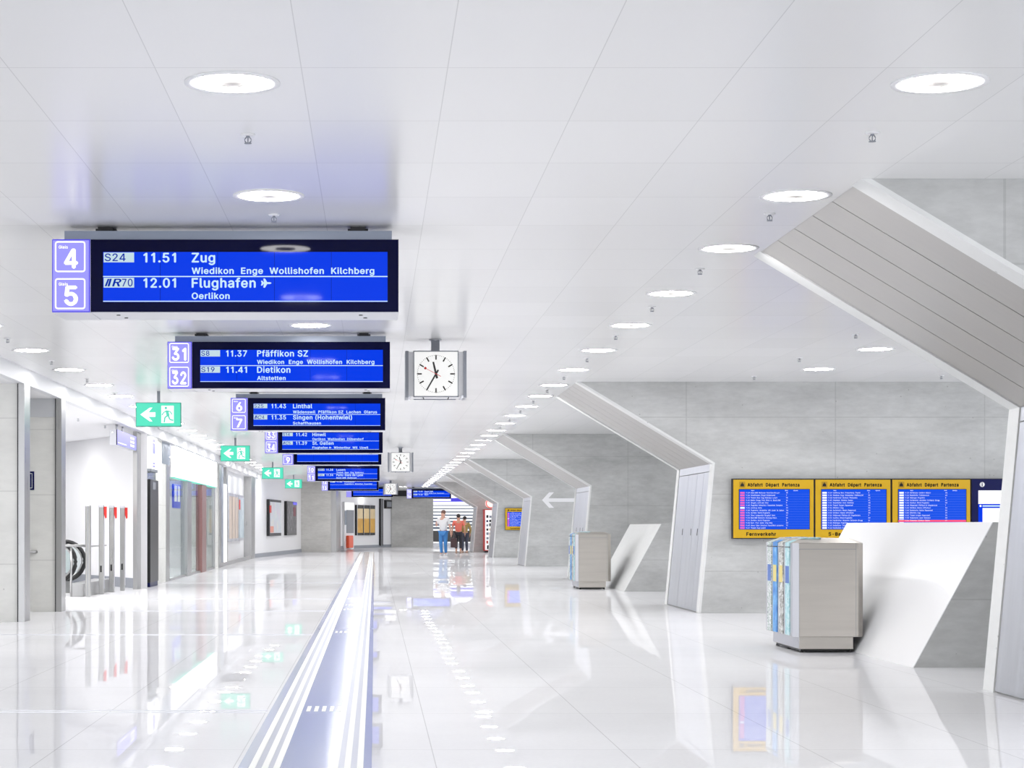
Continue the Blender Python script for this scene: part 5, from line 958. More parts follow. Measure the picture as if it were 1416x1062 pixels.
# white wall bending inwards with two billboards
def wall_seg(nm, a, b, z1, mat, lab, th=0.25, base=True):
    a, b = Vector(a), Vector(b)
    n_ = Vector((-(b.y - a.y), b.x - a.x)).normalized()
    m_ = MB().hexa([(a.x, a.y, 0), (b.x, b.y, 0), (b.x + n_.x * th, b.y + n_.y * th, 0), (a.x + n_.x * th, a.y + n_.y * th, 0),
                    (a.x, a.y, z1), (b.x, b.y, z1), (b.x + n_.x * th, b.y + n_.y * th, z1), (a.x + n_.x * th, a.y + n_.y * th, z1)])
    struct(nm, m_, mat, lab, 'wall')
    if base:
        q_ = n_ * -0.03
        m2 = MB().hexa([(a.x + q_.x, a.y + q_.y, 0), (b.x + q_.x, b.y + q_.y, 0), (b.x, b.y, 0), (a.x, a.y, 0),
                        (a.x + q_.x, a.y + q_.y, 0.16), (b.x + q_.x, b.y + q_.y, 0.16), (b.x, b.y, 0.16), (a.x, a.y, 0.16)])
        struct(nm.replace('wall', 'baseboard'), m2, 'grey', 'grey baseboard under the ' + lab, 'baseboard')


A1, B1 = (-4.68, 75.6), (-3.46, 91.8)
wall_seg('wall_billboards', A1, B1, CEIL, 'wallwhite', 'white bending wall with two dark framed billboards')


def on_wall(a, b, d0, d1, z0, z1, name, lab, cat, group=None):
    """an empty whose local x runs along the wall a-b from depth d0, local -y faces the hall"""
    a, b = Vector(a), Vector(b)
    u = (b - a).normalized()
    s = a + (b - a) * ((d0 - a.y) / (b.y - a.y))
    e = a + (b - a) * ((d1 - a.y) / (b.y - a.y))
    t = thing(name, lab, cat, (s.x, s.y, z0), math.atan2(u.y, u.x), group)
    return t, (e - s).length, z1 - z0


t, L_, H_ = on_wall(A1, B1, 79.4, 83.3, 0.83, 2.33, 'billboard', 'pale billboard with dark frame, left of two on the white wall', 'billboard')
MB().box(0, L_, -0.12, 0, 0, H_).build('frame', 'dark', t)
MB().box(0.18, L_ - 0.1, -0.13, -0.12, 0.12, H_ - 0.1).build('print', 'print_pale', t)
MB().box(0.0, 0.5, -0.14, -0.12, 0.95, 1.25).build('red_tab', 'red', t)
MB().box(0.2, 1.2, -0.14, -0.13, 0.14, 0.4).build('orange_patch', pbr('orange_patch', lin(226, 150, 130), 0.5), t)
t, L_, H_ = on_wall(A1, B1, 85.3, 89.0, 0.83, 2.33, 'billboard', 'dark billboard with blue corner, right of two on the white wall', 'billboard')
MB().box(0, L_, -0.12, 0, 0, H_).build('frame', 'black', t)
MB().box(0.2, L_ - 0.1, -0.13, -0.12, 0.1, H_ - 0.08).build('print', 'print_dark', t)
MB().box(L_ * 0.6, L_ - 0.05, -0.14, -0.12, H_ - 0.14, H_ - 0.02).build('blue_corner', 'violet_rim', t)
MB().box(L_ * 0.62, L_ * 0.85, -0.14, -0.13, H_ - 0.65, H_ - 0.25).build('red_patch', pbr('maroon', lin(120, 40, 58), 0.5), t)

struct('wall_end_left', MB().box(-3.46, X(458, 92.3), 91.8, 104.5, 0, CEIL), 'concrete_dark', 'grey concrete block left of the far white wall', 'wall')
struct('trim_7', MB().box(X(458, 92.3), X(465, 92.3), 91.9, 104.5, 0, CEIL), 'steel', 'steel strip on the corner of the far concrete block', 'trim')
A2, B2 = (-2.1, 103.9), (0.98, 114.6)
wall_seg('wall_end_posters', A2, B2, CEIL, 'wallwhite', 'white far wall with three golden posters')
def far_d(px_):
    a, b = Vector(A2), Vector(B2)
    k = (px_ - VX) / F
    s = (k * a.y - a.x) / ((b.x - a.x) - k * (b.y - a.y))
    return a.y + s * (b.y - a.y)


for k, (xa, xb) in enumerate(((490.8, 499.2), (499.8, 507.9), (508.4, 516.0))):
    d0, d1 = far_d(xa), far_d(xb)
    t, L_, H_ = on_wall(A2, B2, d0, d1, 0.72, 2.4, 'poster', ['left', 'middle', 'right'][k] + ' golden poster of the three on the far white wall', 'poster', 'golden posters on the far wall')
    MB().box(0, L_, -0.12, 0, 0, H_).build('frame', 'dark', t)
    MB().box(0.06, L_ - 0.06, -0.13, -0.12, 0.14, H_ * 0.55).build('print', 'print_gold', t)
    MB().box(0.06, L_ - 0.06, -0.13, -0.12, H_ * 0.55, H_ - 0.2).build('upper_print', 'print_beige', t)
    MB().box(0.0, 0.04, -0.14, -0.12, 0, H_).build('chrome_edge', 'alu', t)
t, L_, H_ = on_wall(A2, B2, far_d(473.5), far_d(486.5), 0, 2.3, 'vending_machine', 'narrow machine with white lit top and orange-red base on the far wall', 'vending machine')
MB().box(0, L_, -0.12, 0, 0, 2.55).build('body', 'white', t)
MB().box(0.05, L_ - 0.05, -0.14, -0.12, 2.12, 2.5).build('light_header', 'light_box', t)
MB().box(0.35, L_ - 0.1, -0.14, -0.12, 0.85, 2.1).build('front_panel', 'grey', t)
MB().box(0.02, 0.3, -0.14, -0.12, 1.3, 2.05).build('blue_panel', 'greyblue', t)
MB().box(0.25, L_ * 0.62, -0.3, -0.12, 0.05, 0.72).build('orange_base', pbr('orange', lin(238, 96, 62), 0.4), t, bevel=0.04)
t, L_, H_ = on_wall(A2, B2, far_d(524), far_d(527.5), 0.1, 2.6, 'cable_duct', 'narrow black vertical duct right of the golden posters', 'duct')
MB().box(0, L_, -0.1, 0, 0, 2.7).build('duct_cover', 'dark', t)
MB().box(L_ * 0.3, L_ * 0.45, -0.12, -0.1, 0, 2.7).build('duct_rail', 'alu', t)
t, L_, H_ = on_wall(A2, B2, far_d(531), far_d(538.5), 2.25, 2.75, 'wall_box', 'small dark box high on the far wall beside the duct', 'box')
MB().box(0, L_, -0.15, 0, 0, 0.5).build('case', 'dark', t)
MB().box(0.1, L_ - 0.1, -0.16, -0.15, 0.1, 0.4).build('grille', 'grey', t)

struct('wall_end', MB().box(0.98, X(599, END), END, END + 0.4, 0, CEIL), 'concrete_dark', 'dark grey concrete end wall left of the bright opening', 'wall')
struct('trim_8', MB().box(0.2, X(600, END), END - 0.1, END + 0.3, 2.98, CEIL), 'dark', 'dark beam along the top of the concrete end wall', 'trim')
struct('wall_end_right', MB().box(8.5, 13.5, END, END + 0.4, 0, CEIL), 'concrete', 'concrete end wall right of the bright opening, behind the piers', 'wall')

# bright shop at the far end: slatted window, violet sign band
t = thing('far_shop_front', 'bright slatted shop window behind the three people at the far end', 'shop front', (3.2, 118, 0), kind='structure')
MB().box(0, 6, 0.2, 0.3, 0, CEIL).build('back_wall', 'light_box', t)
MB().box(0, 6, -0.02, 0.2, 0.28, 0.95).build('dark_base', 'dark_grey', t)
MB().box(0, 6, -0.02, 0.2, 0.0, 0.2).build('plinth', 'white', t)
sl = MB()
for j in range(8):
    z_ = 1.05 + j * 0.2
    sl.box(0, 6, 0.02, 0.12, z_, z_ + 0.12 - j * 0.011)
sl.build('slats', 'slat', t)
MB().box(0, 6, -0.25, -0.05, 2.7, 2.92).build('sign_band', 'violet_rim', t)
MB().box(0.3, 1.4, -0.26, -0.25, 2.74, 2.86).build('sign_lettering', 'glow', t)

# vending machine and round red sign in front of the farthest pier
t = thing('vending_machine', 'white lit vending machine with red side by the farthest pier', 'vending machine', (X(669, 91), 91.0, 0))
MB().box(0, 1.0, 0, 0.9, 0.08, 2.02).build('cabinet', pbr('machine_red', lin(186, 64, 62), 0.4), t, bevel=0.015)
MB().box(0.05, 0.95, 0.05, 0.85, 0, 0.08).build('base', 'dark', t)
MB().box(0.06, 0.97, -0.015, 0.0, 0.12, 1.98).build('front', pbr('machine_front', lin(238, 238, 238), 0.3, emit=(1, 1, 1), estr=0.35), t)
cols = {'a': M['dark'], 'b': M['navy'], 'c': M['greyblue'], 'd': pbr('goods_red', lin(180, 70, 60), 0.5), 'e': pbr('goods_sand', lin(214, 180, 130), 0.5)}
gm = {k: MB() for k in cols}
for row in range(7):
    for c_ in range(6):
        k = random.choice('aabbccde') if row > 0 else random.choice('de')
        z_ = 0.42 + row * 0.2
        x_ = 0.12 + c_ * 0.135
        gm[k].box(x_, x_ + random.uniform(0.07, 0.11), -0.022, -0.015, z_, z_ + random.uniform(0.09, 0.15))
gm['a'].box(0.15, 0.42, -0.022, -0.015, 0.16, 0.34)
for k in gm:
    gm[k].build('goods', cols[k], t)
t = thing('round_sign', 'round red-rimmed lit sign above the far vending machine', 'sign', (X(678.5, 90.8), 90.8, Z(696, 90.8)))
MB().lathe([(0, -0.06), (0.19, -0.06), (0.19, 1.1), (0, 1.1)], (0, 0, 0), 28, 'y').build('lit_disc', pbr('sign_pale', (0.6, 0.4, 0.4), 0.4, emit=lin(252, 214, 206), estr=1.1), t)
MB().lathe([(0.185, -0.07), (0.225, -0.07), (0.225, 0.0), (0.185, 0.0)], (0, 0, 0), 28, 'y').build('rim', pbr('sign_rim', lin(224, 90, 84), 0.4, emit=lin(224, 90, 84), estr=0.6), t)

# ------------------------------------------------------------------ tactile strip
t = thing('tactile_strip', 'blue grey tactile guide strip with white ribs running down the floor', 'tactile strip', (-0.36, 4, 0))
MB().box(-0.345, 0.345, 0, 89, 0, 0.002).build('base', 'tactile_base', t)
for x_ in (-0.272, -0.205, -0.145, 0.155, 0.219, 0.285):
    MB().box(x_ - 0.0165, x_ + 0.0165, 0, 89, 0.002, 0.006).build('rib', 'tactile_rib', t)
for x_ in (-0.205, 0.219):
    MB().box(x_ - 0.075, x_ + 0.075, 0, 89, 0.002, 0.003).build('rib_bed', 'tactile_gap', t)
for d in (13.3, 22.9, 29.1, 30.7, 33.4, 44.4, 61.4):
    m_ = MB()
    for j in range(5):
        x_ = -0.1 + j * 0.052
        m_.hexa([(x_, d - 4 - 0.17, 0.002), (x_ + 0.026, d - 4 - 0.17, 0.002), (x_ + 0.026, d - 4 + 0.17, 0.002), (x_, d - 4 + 0.17, 0.002),
                 (x_, d - 4 - 0.17, 0.006), (x_ + 0.026, d - 4 - 0.17, 0.006), (x_ + 0.026, d - 4 + 0.17, 0.006), (x_, d - 4 + 0.17, 0.006)])
    m_.build('cross_marker', 'tactile_rib', t)

# ------------------------------------------------------------------ ceiling ring lights
def make_ring():
    r = thing('ring_light', '', 'ceiling light')
    MB().lathe([(0.185, 0.0), (0.222, 0.0), (0.222, -0.006), (0.185, -0.006), (0.185, 0.0)], n=36).build('trim_ring', 'white', r)
    MB().lathe([(0.185, -0.004), (0.075, -0.004)], n=36).build('diffuser', 'lamp', r)
    MB().lathe([(0.075, 0.0), (0.075, -0.008), (0.0, -0.008)], n=24).build('centre_cap', 'lamp_cap', r)
    return r


DEP = [9.05, 12.15, 14.45, 17.25, 20.0, 22.85, 25.7, 28.5, 30.9, 33.6, 36.4, 39.2, 42.0, 44.5, 46.9, 49.5]
while DEP[-1] < 101: DEP.append(DEP[-1] + 2.75)
ring0 = make_ring()
used = [False]
def ring(x, d, lab, group, z=CEIL):
    if not used[0]:
        used[0] = True
        ring0.location = (x, d, z); ring0['label'] = lab; ring0['group'] = group
    else:
        dup(ring0, (x, d, z), lab, group)


for k, d in enumerate(DEP):
    ring(2.62, d, '%s round ring light from the front in the right-hand ceiling row' % ordinal(k + 1), 'right-hand row of ring lights')
mid = {0: 'large round ring light above and before the platform 4 and 5 sign', 1: 'second round ring light just above the platform 4 and 5 sign',
       4: 'round ring light seen between the 4-5 sign and the 31-32 sign'}
for k, d in enumerate(DEP):
    if d < 92:
        ring(-0.66, d, mid.get(k, 'round ring light of the middle row hidden above the platform signs'), 'middle row of ring lights')
for k, d in enumerate(DEP[4:26]):
    ring(-4.02 if d < 76 else -4.02 + (d - 76) * 0.07, d, '%s round ring light from the front in the left-hand ceiling row' % ordinal(k + 1), 'left-hand row of ring lights')
for d, lab in ((22.7, 'ring light over the yellow monitors, nearer of two'), (25.6, 'ring light over the yellow monitors, farther of two')):
    ring(5.82, d, lab, 'ring lights between the first two piers')
for k, (x_, d) in enumerate(((-5.9, 31.0), (-7.2, 31.5), (-6.2, 34.0), (-7.6, 34.2), (-6.9, 36.6), (-8.4, 36.8), (-7.4, 39.6), (-9.0, 40.0), (-6.4, 32.4), (-5.7, 32.6), (-6.9, 33.0), (-6.5, 35.4), (-7.2, 35.4), (-6.3, 37.6), (-7.8, 38.2), (-7.0, 41.0), (-8.2, 42.5), (-6.6, 45.2), (-5.4, 48.5), (-6.6, 48.5), (-6.6, 52.5), (-5.4, 52.5), (-8.2, 49.5), (-8.2, 53.5), (-5.9, 46.5), (-7.4, 46.5), (-5.9, 50.5), (-7.4, 50.5), (-5.9, 54.5), (-7.4, 54.5))):
    ring(x_, d, ('%s added ring-shaped fill light on the lower ceiling of the left bays' % ordinal(k + 1)), 'added fill lights of the left bays', LOW)  # unseen lamps added to brighten the bay wall and the shop interior
for k, (x_, d) in enumerate(((1.5, 103.0), (5.2, 103.0), (-0.5, 108.5), (3.0, 109.0))):
    ring(x_, d, '%s tiny ring light before the far end wall' % ordinal(k + 1), 'ring lights at the far end')
for k, d in enumerate((38.5, 54.5, 71.0, 87.0)):
    ring(6.2, d, 'ring light in the side bay before the %s pier on the right' % ordinal(k + 3), 'side bay ring lights')

# ------------------------------------------------------------------ sprinklers
def make_sprinkler():
    r = thing('sprinkler', '', 'sprinkler')
    MB().lathe([(0.0, 0.0), (0.038, 0.0), (0.034, -0.007), (0.012, -0.009), (0.0, -0.009)], n=18).build('escutcheon', 'white', r)
    h = MB()
    h.lathe([(0.0, -0.008), (0.01, -0.008), (0.01, -0.018), (0.0, -0.018)], n=10)
    for s in (-1, 1):
        h.tube([(s * 0.008, 0, -0.016), (s * 0.0165, 0, -0.026), (s * 0.0165, 0, -0.036), (s * 0.006, 0, -0.047)], 0.0028, 6)
    h.tube([(0, 0, -0.016), (0, 0, -0.046)], 0.003, 6)
    h.build('frame', 'grey', r)
    MB().lathe([(0.0, -0.046), (0.019, -0.046), (0.019, -0.05), (0.0, -0.05)], n=14).build('deflector', 'grey', r)
    return r


sp0 = make_sprinkler()
used2 = [False]
def sprinkler(x, d, lab, group, z=CEIL):
    if not used2[0]:
        used2[0] = True
        sp0.location = (x, d, z); sp0['label'] = lab; sp0['group'] = group
    else:
        dup(sp0, (x, d, z), lab, group)


SPD = [10.2, 12.85, 15.6, 18.3, 21.05, 23.9, 26.8, 29.4, 32.0, 34.8, 37.6, 40.4, 43.2, 46.0]
for k, d in enumerate(SPD):
    sprinkler(2.6, d, '%s sprinkler head from the front along the right-hand light row' % ordinal(k + 1), 'right-hand sprinklers')
sprinkler(-0.665, 10.25, 'sprinkler head between the two big ring lights over the 4-5 sign', 'middle sprinklers')
sprinkler(-0.665, 12.9, 'sprinkler head just above the platform 4 and 5 sign', 'middle sprinklers')
for k, d in enumerate((21.4, 24.3, 27.3, 30.2, 33.0, 36.0)):
    sprinkler(-4.02, d, '%s sprinkler head from the front along the left-hand light row' % ordinal(k + 1), 'left-hand sprinklers')
for k, (x_, d) in enumerate(((5.15, 20.9), (5.2, 23.9), (5.21, 26.8), (7.75, 26.7))):
    sprinkler(x_, d, ['nearest sprinkler head over the monitor bay', 'second sprinkler head over the monitor bay', 'sprinkler head at the top left of the monitor wall', 'sprinkler head at the top right of the monitor wall'][k], 'sprinklers over the monitor bay')
for k, (x_, d) in enumerate(((-5.1, 33.6), (-4.97, 36.0))):
    sprinkler(x_, d, ['nearer', 'farther'][k] + ' sprinkler head on the lower escalator bay ceiling', 'bay sprinklers', LOW)

# ------------------------------------------------------------------ platform signs
XS_DEST, XS_VIA = 0.063, 0.0440
SW, SH, SD = 2.36, 0.497, 0.5


def platform_sign(xl, d, nums, rows, lab):
    r = thing('platform_sign', lab, 'platform sign', (xl, d, CEIL), group='hanging platform signs')
    zt = 3.2 - CEIL
    zb = zt - SH
    MB().box(0.0745, 2.313, 0.05, 0.43, zt, zt + 0.066).build('beam', 'greyblue', r)
    for xa in (0.293, 2.03):
        hgr = MB().box(xa, xa + 0.1, 0.12, 0.3, zt + 0.066, 0.0)
        hgr.box(xa - 0.02, xa + 0.12, 0.15, 0.27, -0.022, -0.01)
        hgr.build('hanger', 'dark', r)
    hb = MB().box(0.262, SW, 0.012, SD, zb, zt)
    hb.build('housing', 'alu', r, bevel=0.006)
    MB().box(0.262, SW - 0.002, 0.0, 0.012, zb + 0.004, zt).build('bezel', 'navy_glass', r)
    scr = MB().box(0.346, 2.283, -0.001, 0.002, zt - 0.426, zt - 0.085)
    s = scr.build('screen', 'screen', r)
    ln = MB()
    for (a, b) in ((0.249, 0.256), (0.418, 0.424)):
        ln.box(0.346, 2.283, -0.0025, -0.001, zt - b, zt - a)
    ln.build('rule_line', 'screen_text', s)
    sm = MB()
    for xa in (0.735, 1.126, 1.513, 1.9):
        sm.box(xa - 0.001, xa + 0.001, -0.0015, -0.001, zt - 0.426, zt - 0.085)
    sm.build('screen_joint', 'navy_glass', s)
    for (z_cap, z_via, z_b, row) in zip((0.155, 0.327), (0.234, 0.405), (0.089, 0.261), rows):
        if not row: continue
        train, time, dest, via = row
        bd = MB().box(0.35, 0.557, -0.0025, -0.001, zt - z_b - 0.067, zt - z_b)
        bd.build('train_badge', 'badge', s)
        bt = MB()
        if train.startswith('IR') or train.startswith('IC'):
            bt.box(0, 0, 0, 0, 0, 0)
            bt = MB()
            zz = zt - z_b - 0.058
            bt.prism([(0.357, zz), (0.37, zz), (0.39, zz + 0.05), (0.377, zz + 0.05)], -0.004, -0.003)
            bt.text(train[:2], 0.376, -0.0035, zz, 0.05, width=0.085, bold=0.03, slant=0.3)
            bt.text(train[2:], 0.475, -0.0035, zz, 0.05, width=0.036 * len(train[2:]), bold=0.02)
        else:
            bt.text(train, 0.357, -0.0035, zt - z_b - 0.058, 0.05, width=0.044 * len(train) + (0.01 if len(train) > 2 else 0), bold=0.02)
        bt.build('train_number', 'badge_text', s, flat=True)
        tm = MB().text(time, 0.621, -0.003, zt - z_cap, 0.062, width=0.222, bold=0.045)
        tm.build('departure_time', 'screen_text', s, flat=True)
        ds = MB().text(dest, 0.949, -0.003, zt - z_cap, 0.062, xs=XS_DEST, bold=0.045)
        ds.build('destination', 'screen_text', s, flat=True)
        if via:
            whole = text_polys(via, 0.05)[0]
            k_via = min(XS_VIA, 1.31 / (max(p[0] for p in whole) - min(p[0] for p in whole)))
            MB().text(via, 0.949, -0.003, zt - z_via, 0.041, xs=k_via, bold=0.05).build('via_text', 'screen_text', s, flat=True)
    # number box
    MB().box(0, 0.26, 0.0, SD, zb, zt).build('number_box', 'alu', r, bevel=0.004)
    MB().box(0.0, 0.258, -0.01, 0.0, zb, zt).build('number_rim', 'violet_rim', r)
    nb = MB().box(0.006, 0.25, -0.014, -0.01, zb + 0.008, zt - 0.008).build('number_panel', 'violet', r)
    for k, n_ in enumerate(nums):
        zz = zt - 0.225 - 0.252 * k
        z1 = zz + 0.211
        fr = MB()
        y0, y1 = -0.017, -0.014
        xa, xb, tk, rr = 0.02, 0.228, 0.010, 0.02
        def rr_path(o):
            a_, b_, c_, d_ = xa + o, xb - o, zz + o, z1 - o
            q_ = rr - o
            pts = []
            for (cx_, cz_, a0) in ((b_ - q_, d_ - q_, 0), (a_ + q_, d_ - q_, 90), (a_ + q_, c_ + q_, 180), (b_ - q_, c_ + q_, 270)):
                for j in range(5):
                    an = math.radians(a0 + j * 22.5)
                    pts.append((cx_ + q_ * math.cos(an), cz_ + q_ * math.sin(an)))
            return pts
        po, pi_ = rr_path(0), rr_path(tk)
        n__ = len(po)
        fr.add([(p[0], y0, p[1]) for p in po] + [(p[0], y0, p[1]) for p in pi_], [(i, (i + 1) % n__, n__ + (i + 1) % n__, n__ + i) for i in range(n__)])
        fr.build('number_frame', 'glow', nb, flat=True)
        tn = MB()
        wd = 0.095 if len(n_) == 1 else 0.155
        tn.text(n_, 0.124 - wd / 2 + (0.006 if len(n_) == 1 else 0), y0, zz + 0.03, 0.125, width=wd, bold=0.06)
        tn.text('Gleis', 0.046, y0, z1 - 0.05, 0.02, width=0.062, bold=0.03)
        tn.build('platform_number', 'glow', nb, flat=True)
    for xa in (0.43, 2.1):
        MB().lathe([(0, -0.004), (0.014, -0.004), (0.014, 0)], (xa, 0.16, zb), 10).build('vent_hole', 'black', r)
        MB().lathe([(0, -0.004), (0.014, -0.004), (0.014, 0)], (xa + 0.03, 0.34, zb), 10).build('vent_hole', 'black', r)
    return r


SX = -2.195
platform_sign(SX, 13.3, ['4', '5'], [('S24', '11.51', 'Zug', 'Wiedikon  Enge  Wollishofen  Kilchberg'), ('IR70', '12.01', 'Flughafen ✈', 'Oerlikon')],
              'nearest and largest blue platform sign, numbers 4 and 5, to Zug')
platform_sign(SX, 20.7, ['31', '32'], [('S8', '11.37', 'Pfäffikon SZ', 'Wiedikon  Enge  Wollishofen  Kilchberg'), ('S19', '11.41', 'Dietikon', 'Altstetten')],
              'second blue platform sign, numbers 31 and 32, to Pfäffikon SZ and Dietikon')
platform_sign(SX, 29.8, ['6', '7'], [('S25', '11.43', 'Linthal', 'Wädenswil  Pfäffikon SZ  Lachen  Glarus'), ('IC4', '11.35', 'Singen (Hohentwiel)', 'Schaffhausen')],
              'third blue platform sign, numbers 6 and 7, to Linthal and Singen')
platform_sign(SX, 39.1, ['33', '34'], [('S14', '11.42', 'Hinwil', 'Oerlikon  Wallisellen  Dübendorf'), ('IC5', '11.39', 'St. Gallen', 'Flughafen ✈  Winterthur  Wil  Uzwil')],
              'fourth blue platform sign, numbers 33 and 34, to Hinwil and St. Gallen')
platform_sign(SX, 46.6, ['8', '9'], [None, None], 'fifth blue platform sign, number 9 showing, with an empty screen')
platform_sign(SX, 63.7, ['10', '11'], [('IR36', '11.38', 'Luzern', 'Thalwil  Baar  Zug  Rotkreuz'), ('TGV', '11.34', 'Paris-Gare de Lyon', 'Basel SBB  Mulhouse')],
              'sixth blue platform sign, numbers 10 and 11, to Luzern and Paris')
platform_sign(SX, 81.0, ['12', '13'], [('IR', '11.36', 'Konstanz', 'Flughafen ✈  Winterthur  Frauenfeld'), None],
              'seventh small blue platform sign, just above the golden posters')
platform_sign(-1.43, 99.0, ['14', ], [None, None], 'eighth tiny blue platform sign, behind the farthest clock')
platform_sign(X(562.6, 104), 104.0, ['15', '16'], [('S15', '11.40', 'Basel SBB', 'Baden  Brugg  Frick  Rheinfelden'), ('IC8', '11.32', 'Bern', '')],
              'small far blue platform sign hanging alone in front of the bright opening')

# ------------------------------------------------------------------ clocks
def clock(x, d, lab):
    r = thing('station_clock', lab, 'clock', (x, d, CEIL), group='hanging station clocks')
    zt, zb = 3.16 - CEIL, 2.654 - CEIL
    zc = (zt + zb) / 2
    MB().lathe([(0, 0.0), (0.07, 0.0), (0.06, -0.018), (0.03, -0.024), (0, -0.024)], (0, 0.25, 0), 16).build('ceiling_rose', 'alu', r)
    MB().box(-0.045, 0.045, 0.19, 0.31, zt - 0.002, -0.01).build('stem', 'grey', r)
    MB().box(-0.30, 0.30, 0.05, 0.48, zb + 0.01, zt - 0.01).build('core', 'white', r)
    def dial_frame(mb, w_=0.246):
        mb.box(-w_, w_, 0.0, 0.04, zb, zb + 0.012); mb.box(-w_, w_, 0.0, 0.04, zt - 0.012, zt)
        mb.box(-w_, -w_ + 0.01, 0.0, 0.04, zb, zt); mb.box(w_ - 0.01, w_, 0.0, 0.04, zb, zt)
    fr = MB(); dial_frame(fr)
    fr.build('dial_frame', 'grey', r)
    dl = MB().box(-0.238, 0.238, 0.006, 0.06, zb + 0.008, zt - 0.008).build('dial', 'dial', r)
    mk = MB()
    for h in range(60):
        a = math.radians(90 - 6 * h)
        big = h % 5 == 0
        r0, r1, tk = (0.155, 0.207, 0.0075) if big else (0.198, 0.206, 0.003)
        c_, s_ = math.cos(a), math.sin(a)
        mk.prism([(r0 * c_ - tk * s_, zc + r0 * s_ + tk * c_), (r0 * c_ + tk * s_, zc + r0 * s_ - tk * c_),
                  (r1 * c_ + tk * s_, zc + r1 * s_ - tk * c_), (r1 * c_ - tk * s_, zc + r1 * s_ + tk * c_)], 0.004, 0.006)
    mk.build('hour_marks', 'print_black', dl)
    def hand(name, ang, r0, r1, t0, t1, y0, mt, disc=None):
        a = math.radians(90 - ang)
        c_, s_ = math.cos(a), math.sin(a)
        h = MB().prism([(r0 * c_ - t0 * s_, zc + r0 * s_ + t0 * c_), (r0 * c_ + t0 * s_, zc + r0 * s_ - t0 * c_),
                        (r1 * c_ + t1 * s_, zc + r1 * s_ - t1 * c_), (r1 * c_ - t1 * s_, zc + r1 * s_ + t1 * c_)], y0, y0 + 0.002)
        if disc:
            h.lathe([(0, y0 - 0.001), (disc, y0 - 0.001), (disc, y0 + 0.002), (0, y0 + 0.002)], (r1 * c_, 0, zc + r1 * s_), 14, 'y')
        h.build(name, mt, dl)
    hand('hour_hand', 347, -0.05, 0.135, 0.012, 0.0095, 0.0015, 'black')
    hand('minute_hand', 210, -0.05, 0.205, 0.0095, 0.007, -0.001, 'black')
    hand('second_hand', 298, -0.06, 0.132, 0.003, 0.0022, -0.0035, 'red', 0.014)
    for s in (-1, 1):
        xs_ = (0.30, 0.335) if s > 0 else (-0.335, -0.30)
        MB().box(xs_[0], xs_[1], 0.02, 0.51, zb - 0.004, zt + 0.0).build('side_dial', 'grey', r)
        MB().box(0.29 * s - 0.012, 0.29 * s + 0.012, 0.02, 0.5, zb - 0.004, zb + 0.02).build('bottom_rail', 'alu', r)
        MB().tube([(0.14 * s, 0.06, zb - 0.0), (0.13 * s, 0.09, zb - 0.02)], 0.006, 6).build('catch', 'dark', r)
    MB().box(-0.235, 0.235, 0.48, 0.52, zb, zt).build('rear_dial', 'grey', r)
    return r


clock(0.67, 21.3, 'nearest and largest hanging station clock, right of the 31-32 sign')
clock(0.675, 50.8, 'middle-sized hanging station clock, right of the sign for track 9')
clock(0.72, 88.0, 'smallest and farthest hanging station clock, right of the golden posters')

# ------------------------------------------------------------------ exit signs
def exit_sign(x, d, lab):
    r = thing('exit_sign', lab, 'exit sign', (x, d, CEIL), group='green exit signs')
    zt, zb = Z(556.5, 29.8) - CEIL, Z(590, 29.8) - CEIL
    hw = 0.345
    MB().box(-0.022, 0.022, 0.02, 0.06, zt, 0).build('stem', 'grey', r)
    MB().box(-hw, hw, 0, 0.08, zb, zt).build('case', 'green_rim', r, bevel=0.004)
    p = MB().box(-hw + 0.01, hw - 0.01, -0.004, 0.0, zb + 0.012, zt - 0.01).build('lit_panel', 'green', r)
    h = zt - zb
    zc = (zt + zb) / 2
    ar = MB().prism([(-0.275, zc), (-0.13, zc + 0.105), (-0.09, zc + 0.105), (-0.15, zc + 0.035), (-0.045, zc + 0.035), (-0.045, zc - 0.035),
                     (-0.15, zc - 0.035), (-0.09, zc - 0.105), (-0.13, zc - 0.105)], -0.006, -0.004)
    ar.build('arrow', 'glow', p)
    MB().box(0.045, 0.235, -0.006, -0.004, zb + 0.055, zt - 0.05).build('doorway', 'glow', p)
    mn = MB()
    o = Vector((0.13, zc))
    def limb(pts, tk):
        for a, b in zip(pts[:-1], pts[1:]):
            a_, b_ = o + Vector(a), o + Vector(b)
            u = (b_ - a_).normalized(); n_ = Vector((-u.y, u.x)) * tk
            mn.prism([tuple(a_ + n_), tuple(b_ + n_), tuple(b_ - n_), tuple(a_ - n_)], -0.0085, -0.006)
    limb([(0.0, 0.06), (0.02, -0.02)], 0.022)
    limb([(0.0, 0.06), (-0.05, 0.03), (-0.075, -0.01)], 0.008)
    limb([(0.0, 0.055), (0.05, 0.045), (0.08, 0.0)], 0.008)
    limb([(0.02, -0.01), (-0.03, -0.045), (-0.04, -0.12)], 0.011)
    limb([(0.02, -0.01), (0.045, -0.075), (0.1, -0.09)], 0.011)
    mn.lathe([(0, -0.0085), (0.02, -0.0085), (0.02, -0.006)], (0.115, 0, zc + 0.1), 14, 'y')
    mn.build('running_figure', 'green_dim', p)
    return r


for k, (x_, d) in enumerate(((-3.3, 29.8), (-3.27, 45.8), (-3.29, 63.0), (-3.28, 79.0), (-2.6, 94.5))):
    exit_sign(x_, d, ['nearest and largest green exit sign with arrow, left of the 6-7 sign', 'second green exit sign with arrow, in front of the shop band',
                      'third green exit sign with arrow, counting from the left', 'fourth green exit sign with arrow, over the billboards',
                      'fifth and tiniest green exit sign, in front of the concrete block'][k])

